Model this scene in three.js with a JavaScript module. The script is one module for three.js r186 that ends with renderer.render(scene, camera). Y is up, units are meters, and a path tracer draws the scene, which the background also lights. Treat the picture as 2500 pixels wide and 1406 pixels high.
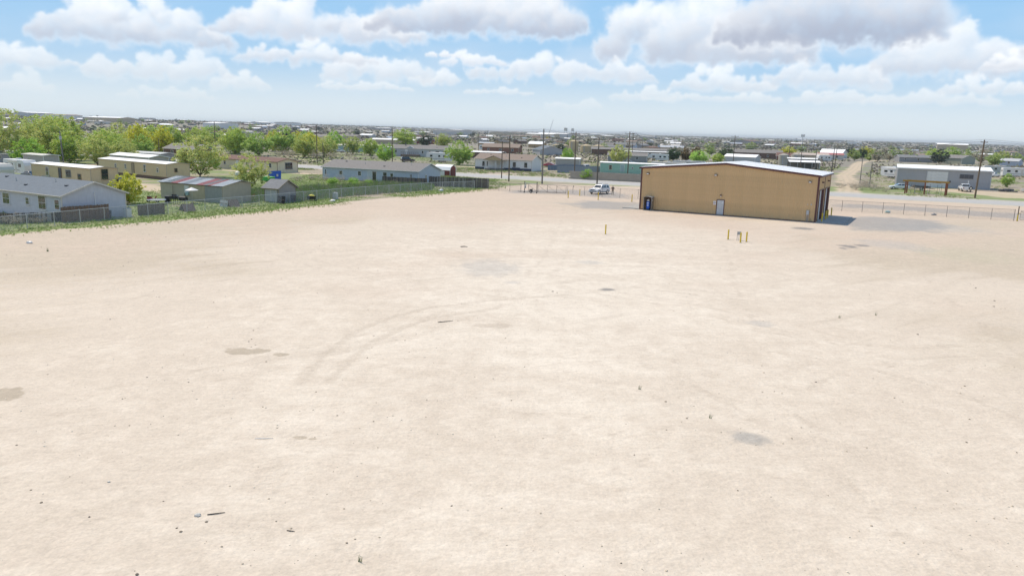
import * as THREE from 'three';
import { mergeGeometries } from 'three/addons/utils/BufferGeometryUtils.js';
import { MarchingCubes } from 'three/addons/objects/MarchingCubes.js';

// ---------------------------------------------------------------- camera, sun, exposure
const scene = new THREE.Scene();
const rad = (d) => d * Math.PI / 180;
const camera = new THREE.PerspectiveCamera(40.6, 1024 / 575, 0.5, 20000);
camera.position.set(0, 11.5, 0);
camera.rotation.order = 'YXZ';
camera.rotation.set(rad(-11.42), 0, rad(1.547));

const renderer = new THREE.WebGLRenderer({ antialias: true });
renderer.toneMapping = THREE.LinearToneMapping;
renderer.toneMappingExposure = 1.0;
renderer.shadowMap.enabled = true;

const SUN = new THREE.Vector3(-0.47, 1, -0.43).normalize();   // read from the bollard shadows: to the right and a little towards the camera
const sun = new THREE.DirectionalLight(0xfff1de, 4.5);
sun.position.copy(SUN).multiplyScalar(400);
sun.castShadow = true;
sun.shadow.mapSize.set(4096, 4096);
Object.assign(sun.shadow.camera, { left: -300, right: 300, top: 300, bottom: -300, near: 1, far: 1200 });
scene.add(sun, sun.target);

// ---------------------------------------------------------------- seeded random numbers and noise
function rng(seed) {
  let s = seed | 0;
  return () => { s = (s + 0x6d2b79f5) | 0; let t = Math.imul(s ^ (s >>> 15), 1 | s); t = (t + Math.imul(t ^ (t >>> 7), 61 | t)) ^ t; return ((t ^ (t >>> 14)) >>> 0) / 4294967296; };
}
const PERM = new Uint8Array(1024), GRX = new Float32Array(256), GRY = new Float32Array(256);
{
  const r = rng(77), p = [...Array(256).keys()];
  for (let i = 255; i > 0; i--) { const j = Math.floor(r() * (i + 1)); [p[i], p[j]] = [p[j], p[i]]; }
  for (let i = 0; i < 1024; i++) PERM[i] = p[i & 255];
  for (let i = 0; i < 256; i++) { const a = r() * Math.PI * 2; GRX[i] = Math.cos(a); GRY[i] = Math.sin(a); }
}
function noise(x, y) {                      // gradient noise, about -0.7 to 0.7
  const xf = Math.floor(x), yf = Math.floor(y), X = xf & 255, Y = yf & 255;
  x -= xf; y -= yf;
  const u = x * x * x * (x * (x * 6 - 15) + 10), v = y * y * y * (y * (y * 6 - 15) + 10);
  const a = PERM[X] + Y, b = PERM[X + 1] + Y;
  const g0 = PERM[a], g1 = PERM[b], g2 = PERM[a + 1], g3 = PERM[b + 1];
  const n0 = GRX[g0] * x + GRY[g0] * y, n1 = GRX[g1] * (x - 1) + GRY[g1] * y;
  const n2 = GRX[g2] * x + GRY[g2] * (y - 1), n3 = GRX[g3] * (x - 1) + GRY[g3] * (y - 1);
  const i0 = n0 + u * (n1 - n0), i1 = n2 + u * (n3 - n2);
  return i0 + v * (i1 - i0);
}
function fbm(x, y, n = 4, gain = 0.5) { let a = 1, s = 0; for (let i = 0; i < n; i++) { s += a * noise(x, y); x = x * 2.03 + 17.1; y = y * 2.03 + 5.7; a *= gain; } return s; }
function billow(x, y, n = 4) { let a = 1, s = 0; for (let i = 0; i < n; i++) { s += a * (Math.abs(noise(x, y)) * 2.2 - 0.45); x = x * 2.1 + 11.3; y = y * 2.1 + 7.9; a *= 0.52; } return -s; }
const clamp = (x, a = 0, b = 1) => Math.min(b, Math.max(a, x));
const smooth = (a, b, x) => { const t = clamp((x - a) / (b - a)); return t * t * (3 - 2 * t); };
const mix = (a, b, t) => a + (b - a) * t;

// ---------------------------------------------------------------- sky: fair-weather cumulus over pale haze, all the way round
{
  const W = 4096, H = 2048, data = new Float32Array(W * H * 4), R = rng(4242);
  // [azimuth of the middle, elevation of the flat base, half width, height, how grey the base is] in degrees
  const clouds = [
    [-25.6, 4.95, 5.4, 3.2, .85], [-13.4, 5.82, 6.2, 3.6, .6], [-2.9, 6.6, 7.2, 4.6, .95], [13.0, 5.0, 6.2, 5.6, .85], [20.4, 6.15, 5.6, 8, 1.1], [28.4, 4.2, 4.0, 3.8, .65],
    [-31.5, 3.09, 2.6, 1.55, .5], [-23.8, 2.82, 4, 2.13, .45], [-14.8, 4.27, 4.3, 1.74, .55], [-9.8, 3.38, 3.5, 2.47, .35], [-3.3, 4.58, 2.2, 1.02, .2], [3.2, 3.72, 6.2, 2.22, .45],
    [14.3, 3.27, 3.4, 1.36, .45], [20.9, 3.59, 3.2, 2.42, .5], [31.4, 4.53, 1.5, 1.07, .4], [-19.2, 2.46, 1.6, 1.33, .25], [-6.1, 3.23, 1.6, 1.25, .3], [-10.8, 2.65, 3.1, .69, .2],
    [-1.3, 2.67, 2.3, .57, .2], [9.2, 2.49, 2.3, 1.25, .3], [13.6, 2.49, 4.4, .77, .35], [21.7, 2.54, 2.6, 1.1, .35], [27.1, 2.46, 3.5, 1.13, .3], [30.2, 3.09, 2.4, 1.09, .35],
    [-5.2, 5.07, 1.3, .55, .2], [-31.6, 1.76, 1.3, 1.21, .3], [-23.5, 1.62, 2.7, .91, .2], [4, 1.75, 1.8, 1.05, .15],
  ];
  for (let k = 0; k < 150; k++) {                                     // the same kind of clouds behind and beside the camera
    const az = 36 + R() * 288, eb = 1.6 + R() * 5.2, s = 0.35 + 0.65 * eb / 6;
    clouds.push([az > 180 ? az - 360 : az, eb, (2 + R() * 5.5) * s, (1.2 + R() * 2.8) * s, 0.2 + R() * 0.7]);
  }
  for (let k = 0; k < 95; k++) clouds.push([R() * 360 - 180, 9.5 + R() * 19, 4 + R() * 8, 2.5 + R() * 4, 0.4 + R() * 0.6]);
  clouds.sort((a, b) => a[1] - b[1]);                                 // low ones are far away: nearer ones cover them
  const ROW0 = H / 2, ROWS = Math.round(42 / 180 * H), px = W / 360;
  for (let j = 0; j < H; j++) {                                       // clear air: pale at the horizon, deeper blue overhead, thin veils of cirrus and haze
    const el = (j + 0.5) / H * 180 - 90, k = 1 - Math.exp(-el / 6.0), top = Math.sqrt(smooth(9, 90, el));
    for (let i = 0; i < W; i++) {
      const o = (j * W + i) * 4;
      data[o + 3] = 1;
      if (el < 0) { data[o] = 0.50; data[o + 1] = 0.47; data[o + 2] = 0.41; continue; }
      const az = (i + 0.5) / px - 90;
      let r = mix(mix(0.68, 0.25, k), 0.085, top), g = mix(mix(0.80, 0.565, k), 0.21, top), b = mix(mix(0.87, 0.93, k), 0.48, top);
      const wrap = az < 0 ? az + 360 : az, blend = smooth(300, 360, wrap);
      let veil = fbm(wrap * 0.07 + 3, el * 0.25 + 9, 4) * (1 - blend) + (blend ? fbm((wrap - 360) * 0.07 + 3, el * 0.25 + 9, 4) * blend : 0);
      if (el > 30) { const y = Math.tan(rad(el)), x2 = Math.cos(rad(az)) / y, z2 = Math.sin(rad(az)) / y; veil = mix(veil, fbm(x2 * 2.2 + 8, z2 * 2.2, 5) * 1.4 + 0.05, smooth(30, 42, el)); }
      veil = smooth(-0.1, 0.85, veil) * 0.42 * smooth(0, 3, el);
      const hi = 1 - 0.45 * smooth(15, 50, el); data[o] = mix(r, 0.86 * hi, veil); data[o + 1] = mix(g, 0.90 * hi, veil); data[o + 2] = mix(b, 0.965 * hi, veil);
    }
  }
  const wx = new Float32Array(W * ROWS), wy = new Float32Array(W * ROWS);   // turbulence that ruffles every outline, in degrees
  for (let j = 0; j < ROWS; j++) for (let i = 0; i < W; i++) { const x = i / px, y = j / px; wx[j * W + i] = fbm(x * 0.8, y * 0.8, 5, 0.62); wy[j * W + i] = fbm(x * 0.8 + 50, y * 0.8 + 90, 5, 0.62); }
  for (const c of clouds) {
    const az0 = c[0], eb = c[1] - 0.1, hw = c[2] * 1.1, hh = c[3] * 1.22, dark = c[4], cr = rng(Math.round(az0 * 91 + eb * 517)), puffs = [], s0 = cr() * 100;
    const count = Math.round(26 + 20 * hw / hh);
    for (let k = 0; k < count; k++) {
      const u = (cr() * 2 - 1) * 0.98, env = Math.pow(Math.max(0, 1 - u * u), 0.55) * clamp(0.62 + 0.75 * fbm(u * 1.7 + s0, s0, 3), 0.16, 1.1);
      const t = Math.pow(cr(), 0.7), rr = hh * (0.34 - 0.17 * t) * (0.65 + 0.7 * cr()) * (0.55 + 0.45 * env);
      puffs.push([az0 + u * hw, eb + Math.max(0.05 * hh, t * (env * hh - rr * 0.6)), rr, env]);
    }
    puffs.sort((p, q) => (q[1] + q[2] * 0.5) - (p[1] + p[2] * 0.5));
    const pad = hh * 0.6, i0 = Math.floor((az0 - hw - pad + 90) * px), nw = Math.ceil((2 * hw + 2 * pad) * px), j0 = Math.max(0, Math.floor((eb - pad) * px)), nh = Math.min(ROWS - j0, Math.ceil((hh * 1.5 + pad) * px));
    if (nh <= 0) continue;
    const A = new Float32Array(nw * nh), L = new Float32Array(nw * nh).fill(0.8), amp = Math.min(0.55, hh * 0.20), modW = (q) => ((q % W) + W) % W;
    for (const [pa, pe, pr] of puffs) {
      const ext = pr * 1.25 + amp, ia = Math.max(0, Math.floor((pa - ext + 90) * px) - i0), ib = Math.min(nw - 1, Math.ceil((pa + ext + 90) * px) - i0), ja = Math.max(0, Math.floor((pe - ext) * px) - j0), jb = Math.min(nh - 1, Math.ceil((pe + ext) * px) - j0);
      for (let j = ja; j <= jb; j++) for (let i = ia; i <= ib; i++) {
        const q = (j + j0) * W + modW(i + i0), el = (j + j0 + 0.5) / px, x = (i + i0 + 0.5) / px - 90 - pa + wx[q] * amp * 0.9, y = el - pe + wy[q] * amp * 0.7;
        const e = Math.sqrt(x * x * 0.72 + y * y) / pr;
        if (e > 1.15) continue;
        const a = 1 - smooth(0.50, 1.14, e), k = j * nw + i, v = (el - eb) / hh;
        const light = smooth(0.0, 0.80, v * 1.0 + y / pr * 0.24 - x / pr * 0.07 + 0.02);
        L[k] = mix(L[k], light, a * 0.75); A[k] = 1 - (1 - A[k]) * (1 - a * 0.9);
      }
    }
    const hz = 1 - Math.exp(-Math.max(0.3, eb) / 2.9);                    // air between: low clouds are far away
    for (let j = 0; j < nh; j++) for (let i = 0; i < nw; i++) {
      const k = j * nw + i; let a = A[k]; if (a <= 0.003) continue;
      const q = (j + j0) * W + modW(i + i0), el = (j + j0 + 0.5) / px, v = (el - eb) / hh;
      a *= smooth(-0.20, 0.16, (el - eb) / Math.min(hh, 2.6) + wy[q] * 0.20); a *= clamp(0.92 + wx[q] * 0.2);
      let lit = L[k]; lit = mix(lit, 1, (1 - dark) * 0.5); lit = mix(Math.max(lit, 0.75), lit, smooth(0.3, 0.95, a));
      const o = ((j + j0 + ROW0) * W + modW(i + i0)) * 4; a *= mix(0.55, 0.97, hz);
      data[o] = mix(data[o], mix(0.76, mix(mix(0.68, 0.47, dark), 1.15, lit), hz), a);
      data[o + 1] = mix(data[o + 1], mix(0.85, mix(mix(0.71, 0.51, dark), 1.16, lit), hz), a);
      data[o + 2] = mix(data[o + 2], mix(0.92, mix(mix(0.80, 0.63, dark), 1.17, lit), hz), a);
    }
  }
  for (let j = ROW0; j < ROW0 + Math.round(5.6 * px); j++) {               // dust over the horizon
    const low = 1 - smooth(0.3, 4.6, (j - ROW0) / px);
    for (let i = 0; i < W; i++) { const o = (j * W + i) * 4; data[o] = mix(data[o], 0.765, low * 0.9); data[o + 1] = mix(data[o + 1], 0.85, low * 0.9); data[o + 2] = mix(data[o + 2], 0.90, low * 0.9); }
  }
  const sky = new THREE.DataTexture(data, W, H, THREE.RGBAFormat, THREE.FloatType);
  sky.mapping = THREE.EquirectangularReflectionMapping;
  sky.magFilter = sky.minFilter = THREE.LinearFilter;
  sky.needsUpdate = true;
  scene.background = sky;
  scene.environment = sky;
}
scene.fog = new THREE.FogExp2(0xdfe8f0, 0.00010);

// ---------------------------------------------------------------- helpers
const D0 = new THREE.Object3D(), V = (x, y, z) => new THREE.Vector3(x, y, z);
const used = new Map();
function numbered(name) { const n = used.get(name) ?? 0; used.set(name, n + 1); return n ? `${name}_${String(n).padStart(3, '0')}` : name; }
function tag(o, label, category, group, kind) {
  if (label) o.userData.label = label;
  if (category) o.userData.category = category;
  if (group) o.userData.group = group;
  if (kind) o.userData.kind = kind;
  return o;
}
function shadowed(o) { o.traverse((m) => { if (m.isMesh) { m.castShadow = true; m.receiveShadow = true; } }); return o; }
function thing(name, label, category, x, y, z, turn = 0, group) {
  const o = new THREE.Group(); o.name = numbered(name); o.position.set(x, y, z); o.rotation.y = turn; scene.add(o);
  return tag(o, label, category, group);
}
function part(name, geo, mat, parent) {
  const m = new THREE.Mesh(Array.isArray(geo) ? (geo.length > 1 ? merge(geo) : geo[0]) : geo, mat);
  m.name = parent ? name : numbered(name); m.castShadow = m.receiveShadow = true;
  (parent ?? scene).add(m);
  return m;
}
function copyOf(src, label, x, y, z, turn = 0, s = 1, group) {
  const c = src.clone(); c.name = numbered(src.name.replace(/_\d{3}$/, '')); c.userData = { ...src.userData };
  tag(c, label, null, group); c.position.set(x, y, z); c.rotation.y = turn; if (s !== 1) c.scale.setScalar(s);
  scene.add(c); return c;
}
function structure(name, geo, mat) { return tag(part(name, geo, mat), null, null, null, 'structure'); }
function merge(list) { return mergeGeometries(list.map((g) => { const h = g.index ? g.toNonIndexed() : g; for (const k of Object.keys(h.attributes)) if (!['position', 'normal', 'uv'].includes(k)) h.deleteAttribute(k); return h; })); }
// a box whose uv is in metres; y is its bottom
function bx(w, h, d, x = 0, y = 0, z = 0, turn = 0) {
  const g = new THREE.BoxGeometry(w, h, d), p = g.attributes.position, n = g.attributes.normal, uv = g.attributes.uv;
  for (let i = 0; i < p.count; i++) {
    const ax = Math.abs(n.getX(i)), ay = Math.abs(n.getY(i));
    uv.setXY(i, ax > 0.5 ? p.getZ(i) : p.getX(i), ay > 0.5 ? p.getZ(i) : p.getY(i));
  }
  g.translate(0, h / 2, 0); if (turn) g.rotateY(turn);
  return g.translate(x, y, z);
}
function cyl(r0, r1, h, x = 0, y = 0, z = 0, seg = 8) { return new THREE.CylinderGeometry(r1, r0, h, seg).translate(x, y + h / 2, z); }
function bar(a, b, r, seg = 5, r2 = r) {     // a round bar from a to b
  const d = V().subVectors(b, a), g = new THREE.CylinderGeometry(r2, r, d.length(), seg);
  D0.position.copy(a).addScaledVector(d, 0.5); D0.quaternion.setFromUnitVectors(V(0, 1, 0), d.clone().normalize()); D0.scale.set(1, 1, 1); D0.updateMatrix();
  return g.applyMatrix4(D0.matrix);
}
// points of a side view (x, y), drawn out along z and centred; bevelled a little
function drawn(pts, depth, bevel = 0.02, holes = []) {
  const s = new THREE.Shape(pts.map((p) => new THREE.Vector2(...p)));
  for (const h of holes) s.holes.push(new THREE.Path(h.map((p) => new THREE.Vector2(...p))));
  const g = new THREE.ExtrudeGeometry(s, { depth: depth - 2 * bevel, bevelEnabled: bevel > 0, bevelThickness: bevel, bevelSize: bevel, bevelOffset: -bevel, bevelSegments: 2, curveSegments: 6 });
  return g.translate(0, 0, -depth / 2 + bevel);
}
function quads(list) {                       // [[a, b, c, d], ...] flat shaded
  const pos = [], uv = [];
  for (const [a, b, c, d] of list) {
    const ux = V().subVectors(b, a).length(), vy = V().subVectors(d, a).length();
    for (const [p, u, v] of [[a, 0, 0], [b, ux, 0], [c, ux, vy], [a, 0, 0], [c, ux, vy], [d, 0, vy]]) { pos.push(p.x, p.y, p.z); uv.push(u, v); }
  }
  const g = new THREE.BufferGeometry();
  g.setAttribute('position', new THREE.Float32BufferAttribute(pos, 3)); g.setAttribute('uv', new THREE.Float32BufferAttribute(uv, 2));
  g.computeVertexNormals();
  return g;
}
function tex(w, h, fn, { srgb = false, repeat = 1, wrap = true } = {}) {   // fn(i, j) -> [r, g, b] 0..1
  const d = new Uint8Array(w * h * 4);
  for (let j = 0; j < h; j++) for (let i = 0; i < w; i++) { const c = fn(i, j), o = (j * w + i) * 4; d[o] = clamp(c[0]) * 255; d[o + 1] = clamp(c[1]) * 255; d[o + 2] = clamp(c[2]) * 255; d[o + 3] = 255; }
  const t = new THREE.DataTexture(d, w, h, THREE.RGBAFormat);
  t.magFilter = THREE.LinearFilter; t.minFilter = THREE.LinearMipmapLinearFilter; t.generateMipmaps = true;
  if (wrap) t.wrapS = t.wrapT = THREE.RepeatWrapping;
  if (srgb) t.colorSpace = THREE.SRGBColorSpace;
  if (repeat !== 1) t.repeat.set(repeat, repeat);
  t.needsUpdate = true;
  return t;
}
const s2 = (c) => (c <= 0.0031308 ? c * 12.92 : 1.055 * Math.pow(c, 1 / 2.4) - 0.055);       // linear to sRGB
// noise that repeats after `period` units
function tiled(x, y, period, f) {
  const u = x / period, v = y / period, w = (a) => a * a * (3 - 2 * a);
  const a = f(x, y), b = f(x - period, y), c = f(x, y - period), d = f(x - period, y - period), wu = w(u), wv = w(v);
  return (a * (1 - wu) + b * wu) * (1 - wv) + (c * (1 - wu) + d * wu) * wv;
}
// weathering: vertical streaks and blotches round a mean of 1, multiplied with a wall's colour
const WEATHER = tex(256, 256, (i, j) => {
  const x = i / 32, y = j / 32, n = tiled(x, y, 8, (a, b) => fbm(a * 1.3, b * 1.3, 4) * 0.10 + fbm(a * 5, b * 0.45 + 30, 3) * 0.09 + noise(a * 16, b * 16) * 0.05);
  const v = clamp(0.90 + n, 0, 1); return [v, v * 0.995, v * 0.985];
}, { repeat: 1 / 6 });
const SPECKLE = tex(256, 256, (i, j) => {
  const x = i / 32, y = j / 32, n = tiled(x, y, 8, (a, b) => noise(a * 14, b * 14) * 0.22 + fbm(a * 1.1, b * 1.1, 4) * 0.16 + noise(a * 5, b * 5) * 0.1);
  const v = clamp(0.86 + n, 0, 1); return [v, v, v];
}, { repeat: 1 / 5 });
const ROUGHBUMP = tex(256, 256, (i, j) => { const x = i / 32, y = j / 32, v = 0.5 + tiled(x, y, 8, (a, b) => fbm(a * 2, b * 2, 5) * 0.4); return [v, v, v]; }, { repeat: 1 / 3 });
const lin = (r, g, b) => new THREE.Color().setRGB(r, g, b);
function paint(r, g, b, rough = 0.7, extra = {}) { return new THREE.MeshStandardMaterial({ color: lin(r, g, b), roughness: rough, map: WEATHER, ...extra }); }
function plain(r, g, b, rough = 0.7, extra = {}) { return new THREE.MeshStandardMaterial({ color: lin(r, g, b), roughness: rough, ...extra }); }
function shingle(r, g, b) { return new THREE.MeshStandardMaterial({ color: lin(r, g, b), roughness: 0.95, map: SPECKLE, bumpMap: ROUGHBUMP, bumpScale: 0.02 }); }
const M = {
  white: paint(.74, .74, .73, .5), offwhite: paint(.62, .60, .55, .6), cream: paint(.72, .63, .46, .65), tan: paint(.42, .30, .17, .6), beige: paint(.50, .41, .29, .65), trailerTan: paint(.68, .52, .31, .65),
  pinkgrey: paint(.45, .41, .40, .7), greyBlue: paint(.46, .52, .62, .7), houseGrey: paint(.56, .57, .62, .7), paleGrey: paint(.50, .51, .52, .6), midGrey: paint(.30, .30, .31, .6), shopGrey: paint(.42, .42, .44, .6), darkGrey: paint(.09, .09, .10, .6),
  brown: paint(.17, .10, .07, .75), brick: paint(.27, .13, .09, .85), maroon: plain(.095, .028, .026, .45), rust: paint(.28, .09, .04, .8), red: paint(.40, .04, .04, .5), barnRed: paint(.20, .035, .03, .7), mint: paint(.30, .52, .42, .6), teal: paint(.34, .48, .48, .6),
  whiteRoof: plain(.88, .88, .87, .9), galv: new THREE.MeshStandardMaterial({ color: lin(.52, .53, .54), roughness: .42, metalness: .7 }), steel: new THREE.MeshStandardMaterial({ color: lin(.40, .41, .43), roughness: .5, metalness: .6 }),
  shGrey: shingle(.23, .235, .24), shBrown: shingle(.30, .235, .19), shTaupe: shingle(.25, .235, .22), shMaroon: shingle(.20, .115, .09), shDark: shingle(.10, .10, .105), shSlate: shingle(.17, .20, .23),
  glass: new THREE.MeshPhysicalMaterial({ color: lin(.022, .027, .032), roughness: .06, metalness: 0, clearcoat: 1, clearcoatRoughness: .03 }), black: plain(.018, .018, .02, .6), rubber: plain(.022, .022, .024, .9), chrome: new THREE.MeshStandardMaterial({ color: lin(.6, .6, .62), roughness: .25, metalness: 1 }),
  wood: paint(.20, .155, .12, .9), woodDark: paint(.105, .09, .08, .9), woodGrey: paint(.21, .195, .18, .9), pole: paint(.155, .115, .085, .9), yellow: paint(.72, .52, .03, .5), blue: plain(.012, .10, .52, .45), green: plain(.05, .35, .06, .5), concrete: paint(.37, .365, .35, .95), block: paint(.36, .32, .28, .9),
  bark: paint(.13, .10, .075, .95), lens: plain(.85, .84, .78, .25), headlamp: plain(.75, .76, .78, .12), tail: plain(.30, .01, .01, .2), tankTan: paint(.50, .40, .24, .6), tankGrey: paint(.42, .39, .33, .6), corr: paint(.30, .33, .38, .5), skin: plain(.42, .25, .17, .6),
};
// grid of the neighbourhood: streets, fences and houses stand along it
const GRID = rad(-27);
const along = (x, z, turn, u, v) => [x + u * Math.cos(turn) + v * Math.sin(turn), z - u * Math.sin(turn) + v * Math.cos(turn)];

// ---------------------------------------------------------------- ground
const FENCE = [[-70, -48], [-62, -62], [-54, -76], [-47.5, -89.8], [-41, -103], [-35, -114], [-27, -130.5], [-15.8, -148], [-8, -155.5]];   // line of the long fence
const EDGE = [[-68, -47], [-60, -61], [-51.2, -76.7], [-46.6, -83.4], [-41.2, -92.1], [-34.8, -102.3], [-27.5, -118], [-17.6, -134.9], [-6.4, -154], [-5, -157]];   // where the bare dirt ends
const xAt = (line, z) => { for (let i = 1; i < line.length; i++) if (z >= line[i][1] || i === line.length - 1) { const [x0, z0] = line[i - 1], [x1, z1] = line[i]; return x0 + (x1 - x0) * (z - z0) / (z1 - z0); } };
// street: origin on the near verge at the right, u runs left along it, v across it away from the camera
const ST = { x: 94.7, z: -146, ux: -.92, uz: -.392, vx: .392, vz: -.92 };
const street = (x, z) => [(x - ST.x) * ST.ux + (z - ST.z) * ST.uz, (x - ST.x) * ST.vx + (z - ST.z) * ST.vz];
const onStreet = (u, v) => [ST.x + u * ST.ux + v * ST.vx, ST.z + u * ST.uz + v * ST.vz];
function hillAt(x, z) { const d = -z; return d < 500 ? 0 : 13 * smooth(500, 1700, d) * smooth(-150, -1000, x) ; }
const segDist = (x, z, line) => { let best = 1e9; for (let i = 1; i < line.length; i++) { const [x0, z0] = line[i - 1], [x1, z1] = line[i], dx = x1 - x0, dz = z1 - z0, t = clamp(((x - x0) * dx + (z - z0) * dz) / (dx * dx + dz * dz)); const e = (x - x0 - t * dx) ** 2 + (z - z0 - t * dz) ** 2; if (e < best) best = e; } return Math.sqrt(best); };
const TRACK = [[73.5, -173], [84, -197], [94, -222], [108, -258], [138, -320], [165, -380], [190, -432], [215, -466], [240, -476], [320, -470]];   // sandy lane up the rise on the right
const RUTS = [   // where wheels went over the yard
  [[-9.6, -34], [-9.5, -38.8], [-9, -42.6], [-7.7, -46.1], [-5.6, -49.5], [-1.9, -52.1], [4, -55]], [[-8.3, -34], [-7.9, -38.6], [-7.4, -41.4], [-6.3, -44.3], [-4.8, -47], [-1, -50]],
  [[22.7, -82.9], [20.4, -71.9], [17.8, -61.5], [16, -51.2], [15, -46.6]], [[37.7, -72.4], [32.4, -55.7], [30, -47.2], [28.5, -41.7]], [[9.9, -40.7], [11.3, -42], [12.8, -42.4], [14, -41.1]],
  [[-30.9, -45.6], [-28.7, -50.7], [-26, -56.9], [-22.6, -64.9], [-17.5, -72.7], [-8, -88]], [[-28.4, -41.9], [-25.9, -47.9], [-22.5, -55.8], [-15.4, -64], [-10.3, -76.7], [-3, -92]],
  [[-16.2, -27.8], [-15.1, -26.3], [-14.6, -25.1]], [[-7.7, -25.4], [-8, -24.1], [-8.4, -23.3]], [[-10.1, -21.8], [-10.8, -21], [-11, -20.3]], [[-20, -30], [-14, -36], [-7, -44], [0, -56], [3, -72], [6, -100], [8, -125], [6, -147]], [[-18, -29], [-12, -35], [-5, -43], [2, -55.5], [5, -72], [8, -100], [10, -125], [8, -147]],
];
for (const [cx, cz, r, a0, a1] of [[-22, -20, 34, -40, -5], [-22, -20, 35.9, -42, -8], [-30, -8, 60, -62, -30], [-30, -8, 61.9, -62, -32], [10, -30, 12, -70, 40], [14, -95, 42, 100, 150], [14, -95, 43.9, 100, 152], [40, -110, 58, 110, 165], [40, -110, 59.9, 112, 165], [-4, -62, 14, -150, -60], [-4, -62, 15.8, -150, -66], [22, -52, 9, 20, 160], [30, -20, 22, -140, -95], [30, -20, 23.8, -140, -98]]) RUTS.push(Array.from({ length: 14 }, (_, i) => { const a = rad(mix(a0, a1, i / 13)); return [cx + r * Math.cos(a), cz + r * Math.sin(a)]; }));
const SPOTS = [  // stains: x, z, half sizes, kind
  [-13.5, -38.6, 1.0, .5, 'wet'], [-11.7, -38.2, .36, .3, 'wet'], [-21.4, -31.2, .75, .9, 'wet'], [-7.8, -27.5, .3, .2, 'wet'], [-7.3, -27.4, .2, .15, 'wet'], [9.4, -28.7, .62, .6, 'dark'], [37.2, -85, 1.2, 1.3, 'tar'], [38.9, -86.2, .8, .9, 'tar'], [35.7, -83.5, .5, .8, 'tar'],
  [7, -69.7, 1.1, 1, 'blue'], [.2, -59, .7, .6, 'blue'], [7.2, -57.3, .55, .5, 'tar'], [-1.8, -65.1, 2.3, 3.4, 'blue'], [47.1, -80.9, 4.3, 4.9, 'olive'], [43, -86.7, 3.4, 4, 'blue'], [15.8, -47.7, .7, .7, 'blue'], [-1.2, -45.3, 1, .5, 'rut'], [37.7, -101.2, 1.2, 1.2, 'tar'], [58, -106, 6, 5, 'blue'],
];
const boxed = (list, pad) => list.map((p) => ({ p, a: Math.min(...p.map((q) => q[0])) - pad, b: Math.max(...p.map((q) => q[0])) + pad, c: Math.min(...p.map((q) => q[1])) - pad, d: Math.max(...p.map((q) => q[1])) + pad }));
const near = (o, x, z) => x > o.a && x < o.b && z > o.c && z < o.d;
const inPoly = (x, z, p) => { let c = false; for (let i = 0, j = p.length - 1; i < p.length; j = i++) if ((p[i][1] > z) !== (p[j][1] > z) && x < (p[j][0] - p[i][0]) * (z - p[i][1]) / (p[j][1] - p[i][1]) + p[i][0]) c = !c; return c; };
const polyDist = (x, z, p) => { const d = segDist(x, z, [...p, p[0]]); return inPoly(x, z, p) ? -d : d; };
const MILLINGS = [[[46, -113], [44.5, -101.5], [55.6, -100.2], [64, -116], [54, -121]], [[8.6, -128.3], [11, -120.5], [19.2, -121.5], [21.8, -134.4], [13, -135]], [[55, -134.8], [68.7, -131.5], [79, -122.3], [110, -108], [118, -122], [85, -132.6], [73, -139.6], [60, -143.2]], [[-1, -146], [6, -148], [12, -146], [21, -140], [22, -149], [20, -159], [4, -158], [-2, -150]]];
const SANDPATH = [[[-80, -196], [-62, -193], [-52, -190], [-40, -186], [-24, -181], [-18, -183]], [[-150, -178], [-110, -160], [-84, -151], [-66, -141], [-57, -128]], [[-120, -300], [-95, -272], [-62, -262], [-36, -256], [-10, -246], [4, -240]], [[-19, -196], [-8, -206], [-2, -212]], [[105, -200], [112, -190], [122, -180], [130, -166], [150, -160]], [[150, -262], [175, -275], [230, -270]], [[60, -395], [100, -385], [130, -392], [160, -400]]];
const RUTB = boxed(RUTS, .6), MILB = boxed(MILLINGS, 3.2), SANB = boxed(SANDPATH, 6), TRAB = boxed([TRACK], 9)[0];
const C = (r, g, b) => [r, g, b];
const PAL = { pale: C(.575, .495, .40), sand: C(.48, .405, .31), rose: C(.53, .43, .338), white: C(.67, .605, .51), wet: C(.30, .245, .17), dark: C(.25, .255, .25), tar: C(.13, .135, .14), blue: C(.36, .365, .36), olive: C(.43, .40, .28), rut: C(.38, .315, .245),
  grass: C(.19, .245, .08), straw: C(.31, .28, .18), soil: C(.33, .275, .21), scrub: C(.225, .205, .17), path: C(.52, .42, .30), millings: C(.275, .272, .265), gravel: C(.47, .44, .39) };
const out = [0, 0, 0];
function toward(c, t) { out[0] += (c[0] - out[0]) * t; out[1] += (c[1] - out[1]) * t; out[2] += (c[2] - out[2]) * t; }
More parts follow.
